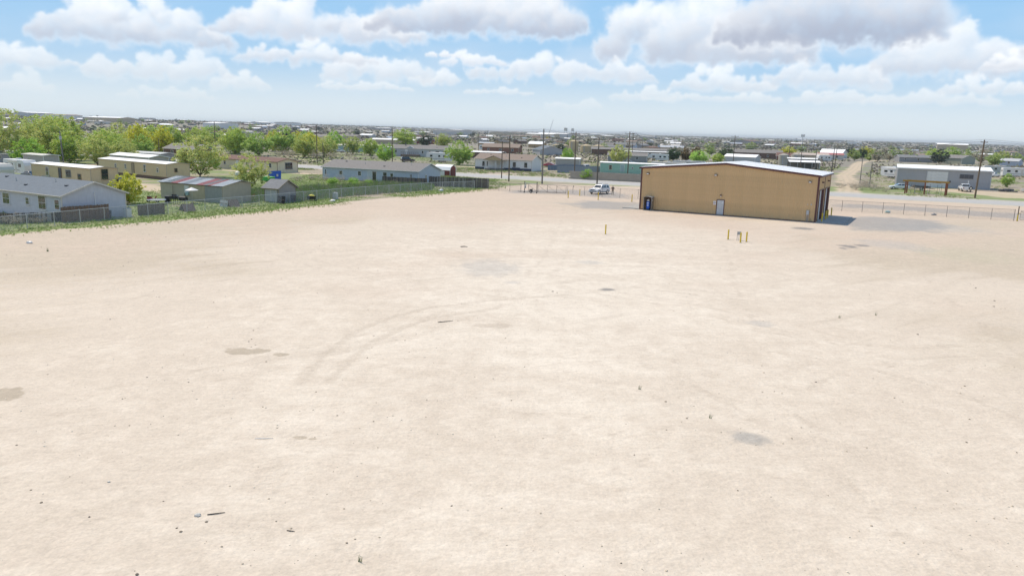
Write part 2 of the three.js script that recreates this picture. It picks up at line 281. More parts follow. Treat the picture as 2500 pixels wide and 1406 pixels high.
// what lies on the ground at (x, z), as linear base colour in `out`
function groundAt(x, z, fine) {
  const big = fbm(x * .035 + 4, z * .035 + 8, 3), mid = fbm(x * .16 + 1, z * .16, 4), small = fbm(x * .8, z * .8 + 50, 3);
  const edge = xAt(EDGE, z) + mid * 1.2 + small * .5;
  const [u, v] = street(x, z);
  const yard = x > edge && v < 2.5 + mid * 1.5 && z > -175;
  if (yard || v < -500) {
    // packed caliche, sandier to the left and in front, redder towards the shop
    const sx = x * .8 - z * .6, sz = x * .6 + z * .8;
    const streak = fbm(sx * .09 + 3, sz * .5, 4), streak2 = fbm(x * .05 + 60, z * .38 + 7, 4);
    out[0] = PAL.pale[0]; out[1] = PAL.pale[1]; out[2] = PAL.pale[2];
    const dith = small * .45 + noise(x * 2.1, z * 2.1) * .35 + noise(x * 5.3, z * 5.3) * .22;
    // sandy margins, paler caliche mid-yard, with a lens vignette painted into the colour
    const wornVignette = 1 - Math.hypot((x - 4 + (z + 55) * .10) / 30, (z + 54) / 60);
    toward(PAL.sand, clamp(smooth(-.25, .55, -wornVignette * 1.1 + big * .9 + mid * .35 + streak * .35 + dith * .5 - .05) * .95));
    toward(PAL.rose, clamp(smooth(-.1, .7, fbm(x * .05 + 9, z * .05, 3) * .8 + dith * .4 - (z + 72) * .011) * .85));
    toward(PAL.white, clamp(smooth(-.1, .95, wornVignette * .75 + mid * .32 + streak2 * .22 + dith * .6 - .10) * .8));
    toward(PAL.rut, clamp(smooth(.12, .6, streak * .7 + streak2 * .15 + dith * .4 - .08) * .3));
    const sc = noise(sx * .55 + 11, sz * 3.4) + noise(x * .7 + z * .35, z * 4.1 - x * .6) * .5; if (sc > .3) toward(PAL.rut, clamp((sc - .3) * 1.5) * .55 * smooth(-.3, .3, mid + big * .5));
    let rut = 0;
    for (let k = 0; k < RUTS.length; k++) { if (!near(RUTB[k], x, z)) continue; const d = segDist(x, z, RUTS[k]); if (d < .6) rut = Math.max(rut, (1 - smooth(.08, .42, d + small * .22)) * (k < 2 ? smooth(-.7, .1, small + noise(x * 3, z * 3) * .6) : smooth(-.15, .4, fbm(x * .5 + k * 7, z * .5, 3)) * smooth(-.5, .2, small + noise(x * 3, z * 3) * .6))); }
    toward(PAL.rut, rut * .34);
    for (let k = 0; k < SPOTS.length; k++) {
      const s = SPOTS[k], ex = (x - s[0]) / s[2]; if (ex > 2 || ex < -2) continue; const ez = (z - s[1]) / s[3], e = Math.sqrt(ex * ex + ez * ez);
      if (e < 1.9) { const soft = s[4] === 'wet' || s[4] === 'rut' ? .12 : .5; const t = 1 - smooth(1 - soft, 1 + soft, e + mid * .45 + small * .5 + noise(x * 2.6 + 7, z * 2.6) * .35); if (t > 0) toward(PAL[s[4]], t * (s[4] === 'wet' ? .55 : s[4] === 'tar' ? .7 : s[4] === 'dark' ? .55 : .34)); }
    }
    for (let k = 0; k < MILLINGS.length; k++) { if (!near(MILB[k], x, z)) continue; const d = polyDist(x, z, MILLINGS[k]); if (d < 3) toward(PAL.millings, (1 - smooth(-1.8, 1.6, d + mid * 2 + small)) * (k < 2 ? .74 : .62)); }
    if (v > -9) toward(PAL.path, .35 * smooth(-9, -2, v));
    const g = fine ? noise(x * 8, z * 8) * .10 + noise(x * 3.3, z * 3.3) * .06 + noise(x * 17, z * 17) * .13 + noise(x * 1.6 - z * .5, z * 5.2 + x * .9) * .06 : noise(x * 3.1, z * 3.1) * .05;
    const sp = fine ? noise(x * 6.3 + 90, z * 6.3) : 0, k = 1 + g * 1.25 + small * .06 + mid * .03 + streak2 * .02 - (sp > .47 ? (sp - .47) * 1.4 : 0);
    out[0] *= k; out[1] *= k; out[2] *= k;
    return out;
  }
  // weeds, straw and soil off the yard; browner scrub farther out
  const lush = smooth(-.25, .35, mid * .8 + big * .8 + (z > -190 ? .22 : -.12) + (x < -20 ? .1 : -.05));
  out[0] = PAL.soil[0]; out[1] = PAL.soil[1]; out[2] = PAL.soil[2];
  toward(PAL.straw, smooth(-.3, .5, fbm(x * .11 + 33, z * .11, 3)) * .6);
  toward(PAL.scrub, smooth(-190, -300, z) * .9 * smooth(-.5, .2, fbm(x * .02, z * .02 + 70, 3) + .2));
  toward(PAL.grass, lush * mix(.92, .5, smooth(-230, -420, z)));
  for (let k = 0; k < SANDPATH.length; k++) { if (!near(SANB[k], x, z)) continue; const d = segDist(x, z, SANDPATH[k]); if (d < 6) toward(PAL.path, (1 - smooth(1.3, 3.2, d + mid * 1.6 + small)) * .92); }
  const td = near(TRAB, x, z) ? segDist(x, z, TRACK) : 99; if (td < 9) toward(PAL.path, (1 - smooth(1.7, 3.4, td + mid * 1.6)) * .95 * (.82 + .18 * smooth(.2, .6, Math.abs(td - .9 + small * .3))));
  if (v > 0 && v < 24) toward(PAL.gravel, (1 - smooth(17, 22, v + mid * 3)) * smooth(0, 3, v + mid * 2) * .85);
  if (x > 96 && x < 140 && z > -205 && z < -160) toward(PAL.path, (1 - smooth(0, 1.5, polyDist(x, z, [[101, -196], [118, -190], [136, -178], [128, -164], [108, -172]]) + mid * 2)) * .8);
  const k = 1 + small * .12 + noise(x * 2.3, z * 2.3) * .12;
  out[0] *= k; out[1] *= k; out[2] *= k;
  return out;
}
const SANDBUMP = tex(512, 512, (i, j) => { const x = i / 32, y = j / 32, v = .5 + tiled(x, y, 16, (a, b) => fbm(a * 1.2, b * 1.2, 5, .6) * .42 - Math.max(0, noise(a * 5 + 3, b * 5) - .42) * .9); return [v, v, v]; }, { repeat: 1 / 4 });
function groundSheet(name, x0, x1, z0, z1, w, h, fine, bump) {
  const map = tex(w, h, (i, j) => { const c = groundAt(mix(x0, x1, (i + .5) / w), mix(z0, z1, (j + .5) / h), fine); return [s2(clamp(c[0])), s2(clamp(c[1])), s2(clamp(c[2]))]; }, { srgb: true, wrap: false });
  const g = new THREE.BufferGeometry(), pos = [], uv = [], uv1 = [];
  for (const [x, z, u, v] of [[x0, z0, 0, 0], [x1, z0, 1, 0], [x1, z1, 1, 1], [x0, z1, 0, 1]]) { pos.push(x, 0, z); uv.push(u, v); uv1.push(x, z); }
  g.setAttribute('position', new THREE.Float32BufferAttribute(pos, 3)); g.setAttribute('uv', new THREE.Float32BufferAttribute(uv, 2)); g.setAttribute('uv1', new THREE.Float32BufferAttribute(uv1, 2));
  g.setIndex(z0 > z1 ? [0, 1, 2, 0, 2, 3] : [0, 2, 1, 0, 3, 2]); g.computeVertexNormals();
  const b = SANDBUMP.clone(); b.channel = 1; b.needsUpdate = true;
  return structure(name, g, new THREE.MeshStandardMaterial({ map, roughness: .97, bumpMap: b, bumpScale: bump }));
}
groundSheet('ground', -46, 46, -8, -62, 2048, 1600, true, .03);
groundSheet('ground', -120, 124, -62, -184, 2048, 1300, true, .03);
groundSheet('ground', -300, 340, -184, -520, 1900, 1100, false, .05);
{ // the plain out to the horizon, with the low rise on the left
  const xs = [], zs = [];
  for (let i = 0; i <= 60; i++) { const t = i / 30 - 1; xs.push(Math.sign(t) * Math.abs(t) ** 2.2 * 14000); }
  for (let j = 0; j <= 60; j++) zs.push(300 - 14500 * (j / 60) ** 2.4);
  const pos = [], uv = [], idx = [];
  for (const z of zs) for (const x of xs) { pos.push(x, hillAt(x, z) - .03, z); uv.push(x, z); }
  for (let j = 0; j < 60; j++) for (let i = 0; i < 60; i++) { const a = j * 61 + i; idx.push(a, a + 1, a + 61, a + 1, a + 62, a + 61); }
  const g = new THREE.BufferGeometry();
  g.setAttribute('position', new THREE.Float32BufferAttribute(pos, 3)); g.setAttribute('uv', new THREE.Float32BufferAttribute(uv, 2)); g.setIndex(idx); g.computeVertexNormals();
  const n = 1024, map = tex(n, n, (i, j) => {
    const x = i / 64, y = j / 64, a = tiled(x, y, 16, (p, q) => fbm(p * .9, q * .9, 5)), b = tiled(x, y, 16, (p, q) => fbm(p * .5 + 40, q * .5, 4));
    const c = [...PAL.scrub]; const t1 = smooth(-.1, .5, a) * .6, t2 = smooth(.05, .5, b) * .5, t3 = smooth(.25, .5, -a + b * .3) * .6;
    for (let k = 0; k < 3; k++) { c[k] = mix(c[k], PAL.straw[k], t1); c[k] = mix(c[k], PAL.grass[k] * 1.1, t2); c[k] = mix(c[k], PAL.soil[k] * 1.2, t3); }
    return c.map(s2);
  }, { srgb: true, repeat: 1 / 260 });
  structure('ground', g, new THREE.MeshStandardMaterial({ map, roughness: 1 }));
}
// asphalt of the street, a little above the gravel verges
{
  const ASPH = new THREE.MeshStandardMaterial({ roughness: .92, color: lin(1, 1, 1), map: tex(512, 512, (i, j) => { const x = i / 32, y = j / 32, n = tiled(x, y, 16, (a, b) => fbm(a * .8, b * .8, 4) * .07 + noise(a * 13, b * 13) * .05), v = .40 + n; return [s2(v * 1.0), s2(v * .985), s2(v * .95)]; }, { srgb: true, repeat: 1 / 9 }) });
  const R = rng(9), strip = (u0, u1, v0, v1) => {
    const pos = [], uv = [], idx = [], n = 90;
    for (let i = 0; i <= n; i++) { const u = mix(u0, u1, i / n); for (const [v, s] of [[v0, -1], [v1, 1]]) { const w = v + s * (noise(u * .2, s * 9) * .5 + noise(u * .9, s * 5) * .2), [x, z] = onStreet(u, w); pos.push(x, .006, z); uv.push(x, z); } if (i) { const a = i * 2; idx.push(a - 2, a, a - 1, a, a + 1, a - 1); } }
    const g = new THREE.BufferGeometry(); g.setAttribute('position', new THREE.Float32BufferAttribute(pos, 3)); g.setAttribute('uv', new THREE.Float32BufferAttribute(uv, 2)); g.setIndex(idx); g.computeVertexNormals();
    if (g.attributes.normal.getY(0) < 0) { g.setIndex(idx.reverse()); g.computeVertexNormals(); }
    return g;
  };
  structure('road', strip(-140, 330, 4.5, 14.5), ASPH);
}

// ---------------------------------------------------------------- the tan metal shop
// a ribbed metal sheet in the plane z = 0, ribs towards +z, from x0 to x1 and yb(x) to yt(x)
function ribbed(x0, x1, yb, yt, pitch = .3048, depth = .03, rib = .07) {
  const f = typeof yt === 'function' ? yt : () => yt, b = typeof yb === 'function' ? yb : () => yb, pts = [], n = Math.max(1, Math.round((x1 - x0) / pitch)), w = (x1 - x0) / n;
  for (let i = 0; i < n; i++) { const a = x0 + i * w, m = a + w / 2; pts.push([a, 0], [m - rib, 0], [m - rib * .5, depth], [m + rib * .5, depth], [m + rib, 0]); }
  pts.push([x1, 0]);
  return quads(pts.slice(1).map(([x, d], i) => { const [px, pd] = pts[i]; return [V(px, b(px), pd), V(x, b(x), d), V(x, f(x), d), V(px, f(px), pd)]; }));
}
const wallTan = [paint(.655, .445, .225, .6), paint(.642, .437, .22, .6), paint(.665, .452, .23, .6)];
const SHOP = { L: 26, W: 11.8, h: 6.45, peak: 7.6, turn: rad(-28.8) };
{
  const { L, W, h, peak, turn } = SHOP, [cx, cz] = along(42.4, -109.3, turn, -L / 2, -W / 2);
  const t = thing('metal_shop', 'large tan ribbed metal shop building with maroon trim and white low gable roof', 'building', cx, 0, cz, turn);
  SHOP.x = cx; SHOP.z = cz;
  const slope = (x) => h + (peak - h) * (1 - Math.abs(x) / (L / 2)), n = 28, pw = L / n;
  for (let i = 0; i < n; i++) {
    const a = -L / 2 + i * pw, b = a + pw;
    part('wall_panel', ribbed(a, b, .08, slope).translate(0, 0, W / 2), wallTan[(i * 7) % 3], t);
  }
  part('wall_panel', ribbed(-L / 2, L / 2, .08, slope).rotateY(Math.PI).translate(0, 0, -W / 2), wallTan[0], t);
  // the two long walls, each with two roll-up door openings
  for (const s of [1, -1]) {
    const put = (g) => g.rotateY(s * Math.PI / 2).translate(s * L / 2, 0, 0);           // local x of the sheet runs from front (+z) backwards for s = 1
    const bays = [-W / 4, W / 4], dw = 3.9, dh = 4.4, edges = [-W / 2, bays[0] - dw / 2, bays[0] + dw / 2, bays[1] - dw / 2, bays[1] + dw / 2, W / 2];
    for (const k of [0, 2, 4]) part('wall_panel', put(ribbed(edges[k], edges[k + 1], .08, h - .05)), wallTan[k / 2], t);
    for (const b of bays) {
      part('wall_panel', put(ribbed(b - dw / 2, b + dw / 2, dh, h - .05)), wallTan[1], t);
      const d = part('roll_up_door', put(bx(dw, dh, .05, b, .02, -.24)), M.white, t);
      for (let r = 0; r < 8; r++) part('slat', put(bx(dw - .06, dh / 8 - .03, .03, b, .04 + r * dh / 8, -.2)), M.white, d);
      part('door_jamb', [put(bx(.12, dh + .1, .36, b - dw / 2 + .06, .0, -.06)), put(bx(.12, dh + .1, .36, b + dw / 2 - .06, .0, -.06)), put(bx(dw - .24, .12, .36, b, dh - .03, -.06))], M.maroon, t);
      const l = part('wall_light', put(bx(.34, .2, .3, b, 5.35, .16)), M.brown, t); part('lens', put(bx(.26, .04, .2, b, 5.308, .17)), M.lens, l);
    }
    part('wall_trim', put(bx(.16, h - .1, .06, 0, .06, .032)), M.maroon, t);
  }
  for (const sx of [-1, 1]) for (const sz of [-1, 1]) part('corner_trim', [bx(.2, h - .02, .07, sx * (L / 2 - .07), .05, sz * (W / 2 + .035)), bx(.07, h - .02, .2, sx * (L / 2 + .04), .05, sz * (W / 2 - .06))], M.maroon, t);
  part('base_trim', [bx(L + .1, .1, .08, 0, 0, W / 2 + .02), bx(L + .1, .1, .08, 0, 0, -W / 2 - .02)], M.maroon, t);
  const rise = Math.atan2(peak - h, L / 2), run = Math.hypot(peak - h, L / 2) + .3;
  for (const s of [-1, 1]) {
    part('roof', bx(run, .1, W + .34, run / 2, 0, 0).rotateZ(-rise).rotateY(s > 0 ? 0 : Math.PI).translate(0, peak + .02, 0), M.whiteRoof, t);
    for (const sz of [-1, 1]) part('rake_trim', bx(run, .26, .1, run / 2 - .01, -.2, 0).rotateZ(-rise).translate(0, peak + .04, sz * (W / 2 + .19)).applyMatrix4(new THREE.Matrix4().makeRotationY(s > 0 ? 0 : Math.PI)), M.maroon, t);
    part('gutter', bx(.14, .16, W + .3, s * (L / 2 + .32), h - .17, 0), M.maroon, t);
  }
  for (const s of [-1, 1]) for (let k = 0; k < 13; k++) {        // white roof sheets, each with its raised seams
    const z0 = -W / 2 - .16 + k * (W + .32) / 13, z1 = z0 + (W + .32) / 13 - .012, q = [], P = (u, z, up) => V(s * u * Math.cos(rise) + s * up * Math.sin(rise), peak + .02 - u * Math.sin(rise) + up, z);
    for (const [a, b, c, d] of [[z0, .105, z0 + .02, .15], [z0 + .02, .15, z0 + .06, .15], [z0 + .06, .15, z0 + .08, .108], [z0 + .08, .108, z1, .108]]) q.push(s < 0 ? [P(0, a, b), P(0, c, d), P(run, c, d), P(run, a, b)] : [P(0, c, d), P(0, a, b), P(run, a, b), P(run, c, d)]);
    part('roof_panel', quads(q), M.whiteRoof, t);
  }
  const front = (u) => -L / 2 + u * L, zf = W / 2;                 // u from 0 (left) to 1 along the front
  for (const [u, y] of [[.042, 5.45], [.445, 5.75], [.955, 5.45]]) { const l = part('wall_light', bx(.42, .26, .22, front(u), y, zf + .14), M.brown, t); part('lens', bx(.32, .13, .03, front(u), y + .03, zf + .262), M.lens, l); }
  { const l = part('door_light', bx(.24, .2, .2, front(.483), 2.86, zf + .13), M.brown, t); part('lens', cyl(.09, .07, .14, front(.483), 2.74, zf + .15, 10), M.lens, l); }
  const d = part('door', bx(.98, 2.1, .06, front(.483), .12, zf + .05), paint(.56, .58, .60, .45), t);
  part('door_frame', [bx(.1, 2.24, .1, front(.483) - .55, .06, zf + .05), bx(.1, 2.24, .1, front(.483) + .55, .06, zf + .05), bx(1.0, .1, .1, front(.483), 2.23, zf + .05)], M.maroon, t);
  part('handle', [cyl(.035, .035, .06, 0, 0, 0, 8).rotateX(Math.PI / 2).translate(front(.483) - .4, 1.1, zf + .1), bx(.12, .02, .02, front(.483) - .36, 1.09, zf + .14)], M.steel, d);
  for (const y of [.4, 1.15, 1.95]) part('hinge', bx(.03, .1, .02, front(.483) + .49, y, zf + .085), M.steel, d);
  part('threshold', bx(1.2, .05, .3, front(.483), .01, zf + .2), M.concrete, t);
  { // the small dark print on the door and the notices beside it; both are too small to read
    const c = document.createElement('canvas'); c.width = 256; c.height = 96; const g = c.getContext('2d'); g.fillStyle = '#dfe3e6'; g.fillRect(0, 0, 256, 96); g.fillStyle = '#30343a';
    for (let i = 0; i < 7; i++) { g.beginPath(); g.ellipse(30 + i * 32, 30 + (i % 2) * 8, 13, 17, .3, 0, 7); g.fill(); } g.fillRect(50, 76, 150, 8);
    const tx = new THREE.CanvasTexture(c); tx.colorSpace = THREE.SRGBColorSpace;
    const dec = part('lettering', new THREE.PlaneGeometry(.6, .22).translate(front(.483) + .03, 1.9, zf + .085), new THREE.MeshStandardMaterial({ map: tx, roughness: .5 }), d);
    const c2 = document.createElement('canvas'); c2.width = 96; c2.height = 128; const k = c2.getContext('2d'); k.fillStyle = '#e8e6e2'; k.fillRect(0, 0, 96, 128); k.fillStyle = '#55586e'; k.fillRect(14, 22, 62, 10); k.fillStyle = '#7a6b8e'; k.fillRect(0, 56, 96, 18); k.fillStyle = '#d8aeb2'; k.fillRect(8, 92, 36, 20); k.fillStyle = '#6b5d86'; k.fillRect(46, 78, 8, 40);
    const t2 = new THREE.CanvasTexture(c2); t2.colorSpace = THREE.SRGBColorSpace;
    const sg = part('notice_sign', bx(.4, .56, .02, front(.483) - .88, 1.5, zf + .055), M.offwhite, t); part('print', new THREE.PlaneGeometry(.38, .54).translate(front(.483) - .88, 1.78, zf + .068), new THREE.MeshStandardMaterial({ map: t2, roughness: .6 }), sg);
  }
  { // meter box with its conduits, round caps above
    const x = front(.958), b = part('meter_box', bx(.36, .62, .22, x, 1.0, zf + .14), plain(.40, .42, .43, .4), t); part('cover', bx(.28, .52, .02, x, 1.05, zf + .262), plain(.47, .49, .5, .4), b);
    for (const k of [-.13, 0, .13]) part('conduit', cyl(.028, .028, .92, x + k, .06, zf + .12, 8), M.steel, t);
    part('outlet_cap', cyl(.07, .07, .05, 0, 0, 0, 12).rotateX(Math.PI / 2).translate(x - .12, 2.42, zf + .07), M.offwhite, t);
    part('outlet_cap', cyl(.1, .1, .06, 0, 0, 0, 12).rotateX(Math.PI / 2).translate(x + .36, 2.45, zf + .07), M.paleGrey, t);
    const hb = part('hose_bib', [cyl(.02, .02, .3, x + .42, .1, zf + .1, 8), bx(.05, .05, .12, x + .42, .4, zf + .12)], M.black, t);
  }
  for (const [sx, w, lbl] of [[1, 3.6, 'concrete apron slab along the roll-up doors on the right side of the shop'], [-1, 2.8, 'pale concrete apron slab along the left side of the tan shop']]) {
    const [ax, az] = along(cx, cz, turn, sx * (L / 2 + w / 2 + .06), 0), a = thing('concrete_apron', lbl, 'concrete slab', ax, 0, az, turn);
    for (let k = 0; k < 3; k++) part('slab', bx(w, .1, W / 3 - .02, 0, 0, -W / 3 + k * W / 3), M.concrete, a);
  }
  // lean-to box with the air compressor in it
  const [ex, ez] = along(cx, cz, turn, front(.063), zf + .62), e = thing('compressor_enclosure', 'open fronted brown metal cabinet with curved roof against the left end of the shop wall', 'cabinet', ex, 0, ez, turn);
  for (const s of [-1, 1]) { const p = part('side_panel', ribbed(-.5, .5, 0, 1.98, .25, .015, .04).rotateY(s * Math.PI / 2).translate(s * .62, .05, 0), paint(.25, .20, .14, .6), e); part('corner_post', bx(.05, 2.0, .05, s * .62, .02, .53), M.midGrey, p); part('vent', bx(.02, .3, .2, s * .645, 1.45, .1), M.offwhite, p); }
  part('back_panel', bx(1.22, 1.96, .02, 0, .05, -.5), M.brown, e);
  part('roof', drawn([[-.7, 1.98], [-.35, 2.09], [0, 2.13], [.35, 2.09], [.7, 1.98], [.7, 2.02], [.35, 2.13], [0, 2.17], [-.35, 2.13], [-.7, 2.02]], 1.16, .005), M.midGrey, e);
  part('floor_pad', bx(1.36, .06, 1.14, 0, 0, 0), M.concrete, e);
  const [kx, kz] = along(ex, ez, turn, -.02, .05), k = thing('air_compressor', 'tall blue air compressor tank with pale label inside the metal cabinet', 'compressor', kx, .06, kz, turn);
  const tank = part('tank', new THREE.LatheGeometry([[0, .1], [.2, .12], [.29, .2], [.3, .28], [.3, 1.12], [.29, 1.22], [.2, 1.3], [0, 1.33]].map((p) => new THREE.Vector2(...p)), 20), M.blue, k);
  const lb = document.createElement('canvas'); lb.width = 128; lb.height = 128; { const g = lb.getContext('2d'); g.fillStyle = '#1b4fb4'; g.fillRect(0, 0, 128, 128); g.fillStyle = '#dfe6f5'; g.fillRect(14, 4, 100, 26); g.strokeStyle = '#bcd0ee'; g.lineWidth = 12; g.beginPath(); g.arc(64, 68, 28, 0, 7); g.stroke(); g.fillRect(14, 104, 100, 20); }
  const lt = new THREE.CanvasTexture(lb); lt.colorSpace = THREE.SRGBColorSpace;
  part('label', new THREE.CylinderGeometry(.304, .304, .52, 12, 1, true, -.75, 1.5).translate(0, .9, 0), new THREE.MeshStandardMaterial({ map: lt, roughness: .5, side: THREE.DoubleSide }), tank);
  for (let q = 0; q < 3; q++) part('foot', cyl(.03, .03, .18, Math.cos(q * 2.1) * .2, 0, Math.sin(q * 2.1) * .2, 6), M.black, k);
  part('motor', [cyl(.13, .13, .34, 0, 0, 0, 12).rotateZ(Math.PI / 2).translate(.1, 1.46, 0), bx(.42, .03, .3, 0, 1.3, 0)], M.steel, k);
  part('pump', [bx(.18, .26, .2, -.14, 1.33, 0), cyl(.07, .06, .16, -.14, 1.58, 0, 10)], M.black, k); part('flywheel', cyl(.17, .17, .04, 0, 0, 0, 16).rotateX(Math.PI / 2).translate(.06, 1.5, .17), M.steel, k);
}
// ---------------------------------------------------------------- yellow guard posts, meter stand
function bollard(x, z, h, r, label, group) {
  const t = thing('bollard', label, 'bollard', x, 0, z, 0, group);
  part('post', new THREE.LatheGeometry([[r, 0], [r, h - r * .8], [r * .8, h - r * .3], [r * .4, h - r * .05], [0, h]].map((p) => new THREE.Vector2(...p)), 12), M.yellow, t);
  part('footing', cyl(r * 1.9, r * 1.7, .03, 0, 0, 0, 10), M.concrete, t);
  return t;
}
bollard(10.7, -89.9, 1.15, .075, 'lone yellow bollard standing by itself in the open dirt yard', 'yard bollards');
bollard(24.5, -88.2, 1.15, .085, 'yellow bollard left of the small grey meter stand in the yard', 'yard bollards');
bollard(26.1, -86.5, 1.15, .085, 'yellow bollard right of the meter stand, rightmost in the yard', 'yard bollards');
bollard(25.2, -85.7, 1.15, .085, 'nearest yellow bollard, directly in front of the grey meter stand', 'yard bollards');
bollard(9.6, -139.5, 1.3, .08, 'slim yellow bollard at the right end of the rolling gate', 'gate bollards');
bollard(12.1, -144.9, 1.2, .08, 'yellow bollard inside the fence between gate and white car', 'gate bollards');
bollard(14.7, -137, 1.35, .08, 'yellow bollard in front of the parked white off-roader', 'gate bollards');
bollard(20.3, -134.7, 1.3, .08, 'yellow bollard close to the left wall of the tan shop', 'gate bollards');
{
  const names = ['first', 'second', 'third', 'fourth'];
  [5.1, 1.2, -.8, -4.9].forEach((v, i) => { const [x, z] = along(SHOP.x, SHOP.z, SHOP.turn, SHOP.L / 2 + .75, v); bollard(x, z, 1.25, .09, `${names[i]} yellow bollard from the camera along the roll-up doors of the tan shop`, 'door bollards').position.y = .1; });
  const t = thing('meter_stand', 'small grey electrical box on thin steel legs between yellow bollards', 'meter stand', 25.5, 0, -87.6, rad(8));
  for (const x of [-.16, .2]) part('leg', bx(.045, .95, .045, x, 0, 0), M.steel, t);
  part('conduit', cyl(.025, .025, .8, .02, 0, .05, 8), M.steel, t);
  const b = part('meter_box', bx(.42, .34, .16, .02, .66, .04), plain(.30, .31, .32, .45), t); part('cover', bx(.3, .22, .02, .0, .72, .13), plain(.36, .37, .38, .45), b);
  part('valve', [new THREE.SphereGeometry(.065, 8, 6).translate(.2, .42, .03), bar(V(.2, .42, .03), V(.26, .02, .06), .022)], M.brown, t);
}

// ---------------------------------------------------------------- chain-link fences
function wireMesh(len, h, step = .11, r = .0042) {     // diagonal wires of a panel along x, as thin three-sided bars
  const list = [], q = [];
  for (let k = -Math.ceil(h / step); k <= Math.ceil(len / step); k++) for (const s of [1, -1]) {
    let x0 = k * step, x1 = x0 + h, y0 = 0, y1 = h;
    if (x0 < 0) { y0 = -x0; x0 = 0; } if (x1 > len) { y1 = h - (x1 - len); x1 = len; }
    if (x1 - x0 < .02) continue;
    const a = V(x0, s > 0 ? y0 : h - y0, s * .004), b = V(x1, s > 0 ? y1 : h - y1, s * .004), n = V(-(b.y - a.y), b.x - a.x, 0).normalize().multiplyScalar(r), up = V(0, 0, r * 1.4);
    const A = a.clone().add(n), B = b.clone().add(n), A2 = a.clone().sub(n), B2 = b.clone().sub(n), A3 = a.clone().add(up), B3 = b.clone().add(up);
    q.push([A, B, B3, A3], [A3, B3, B2, A2], [A2, B2, B, A]);
  }
  return quads(q);
}
function chainFence(label, pts, { h = 1.55, gap = 3, post = M.galv, rail = .024, arms = false, railMat = M.galv, wire = M.galv, r = .0042, step = .11, thick = .035 } = {}) {
  const t = thing('chain_link_fence', label, 'fence', pts[0][0], 0, pts[0][1]), o = pts[0];
  for (let i = 1; i < pts.length; i++) {
    const ax = pts[i - 1][0] - o[0], az = pts[i - 1][1] - o[1], bx_ = pts[i][0] - o[0], bz = pts[i][1] - o[1], len = Math.hypot(bx_ - ax, bz - az), n = Math.max(1, Math.round(len / gap)), turn = Math.atan2(-(bz - az), bx_ - ax);
    const seg = len / n, mesh = wireMesh(seg, h - .06, step, r);
    for (let k = 0; k < n; k++) {
      const x = mix(ax, bx_, k / n), z = mix(az, bz, k / n);
      const p = part('post', cyl(thick, thick * .9, h + .03, 0, 0, 0, 8), post, t); p.position.set(x, 0, z); p.rotation.y = turn;
      if (arms) { part('arm', bar(V(0, h, 0), V(0, h + .16, -.14), .018), post, p); }
      const m = part('wire_mesh', mesh, wire, t); m.position.set(x, .04, z); m.rotation.y = turn;
      const rl = part('top_rail', bar(V(0, h, 0), V(seg, h, 0), rail, 6), railMat, t); rl.position.set(x, 0, z); rl.rotation.y = turn;
    }
    if (i === pts.length - 1) { const p = part('post', cyl(thick * 1.3, thick * 1.3, h + .06, 0, 0, 0, 8), post, t); p.position.set(bx_, 0, bz); }
  }
  return t;
}
chainFence('long silver chain-link fence on the left between dirt yard and grassy house lots', FENCE.slice(1), { h: 1.5, gap: 3.0, rail: .034, arms: true, thick: .04 });
const darkWire = new THREE.MeshStandardMaterial({ color: lin(.20, .19, .18), roughness: .7, metalness: .3 });
chainFence('brown chain-link fence run between the fence corner and the rolling gate', [[-8, -155.5], [-5.2, -153.2], [1.2, -149.6]], { h: 1.6, gap: 2.6, post: darkWire, rail: .02, railMat: darkWire, wire: darkWire, step: .14 });
chainFence('thin chain-link fence behind the white off-roader, from gate to tan shop', [[9.9, -146.6], [25.5, -140.0], [34, -136.4]], { h: 1.7, gap: 3.1, post: darkWire, rail: .018, railMat: darkWire, wire: darkWire, step: .16, r: .0035 });
chainFence('thin chain-link fence along the road at the right of the tan shop', [[40, -134], [53.9, -128.2], [76.7, -119.4]], { h: 1.72, gap: 3.25, post: darkWire, rail: .022, railMat: darkWire, wire: darkWire, step: .14, r: .0038 });
chainFence('short chain-link run at the right picture edge past the yellow-footed post', [[79.9, -118], [92, -113]], { h: 1.72, gap: 3.2, post: darkWire, rail: .022, railMat: darkWire, wire: darkWire, step: .14 });
{ // stout gate post with a yellow foot, and the brace of the swing gate beside it
  const t = thing('gate_post', 'stout fence gate post with yellow painted foot at the far right', 'post', 77.1, 0, -119.2);
  part('post', cyl(.075, .075, 1.2, 0, .95, 0, 10), M.pole, t); part('painted_foot', cyl(.11, .09, .95, 0, 0, 0, 10), M.yellow, t); part('cap', new THREE.SphereGeometry(.09, 10, 6).translate(0, 2.17, 0), M.pole, t); part('latch', bx(.3, .12, .08, .12, 1.1, 0), M.yellow, t);
  const g = thing('pipe_gate', 'low pipe gate with diagonal brace at the right picture edge', 'gate', 77.3, 0, -119.1, rad(-24));
  part('frame', [bar(V(.1, 1.55, 0), V(2.6, 1.55, 0), .025), bar(V(.1, .2, 0), V(2.6, .2, 0), .025), bar(V(.1, .2, 0), V(.1, 1.55, 0), .025), bar(V(2.6, .2, 0), V(2.6, 1.55, 0), .025)], darkWire, g); part('brace', bar(V(.1, 1.5, 0), V(2.6, .25, 0), .02), darkWire, g); part('wire_mesh', wireMesh(2.5, 1.3, .14).translate(.1, .22, 0), darkWire, g);
}
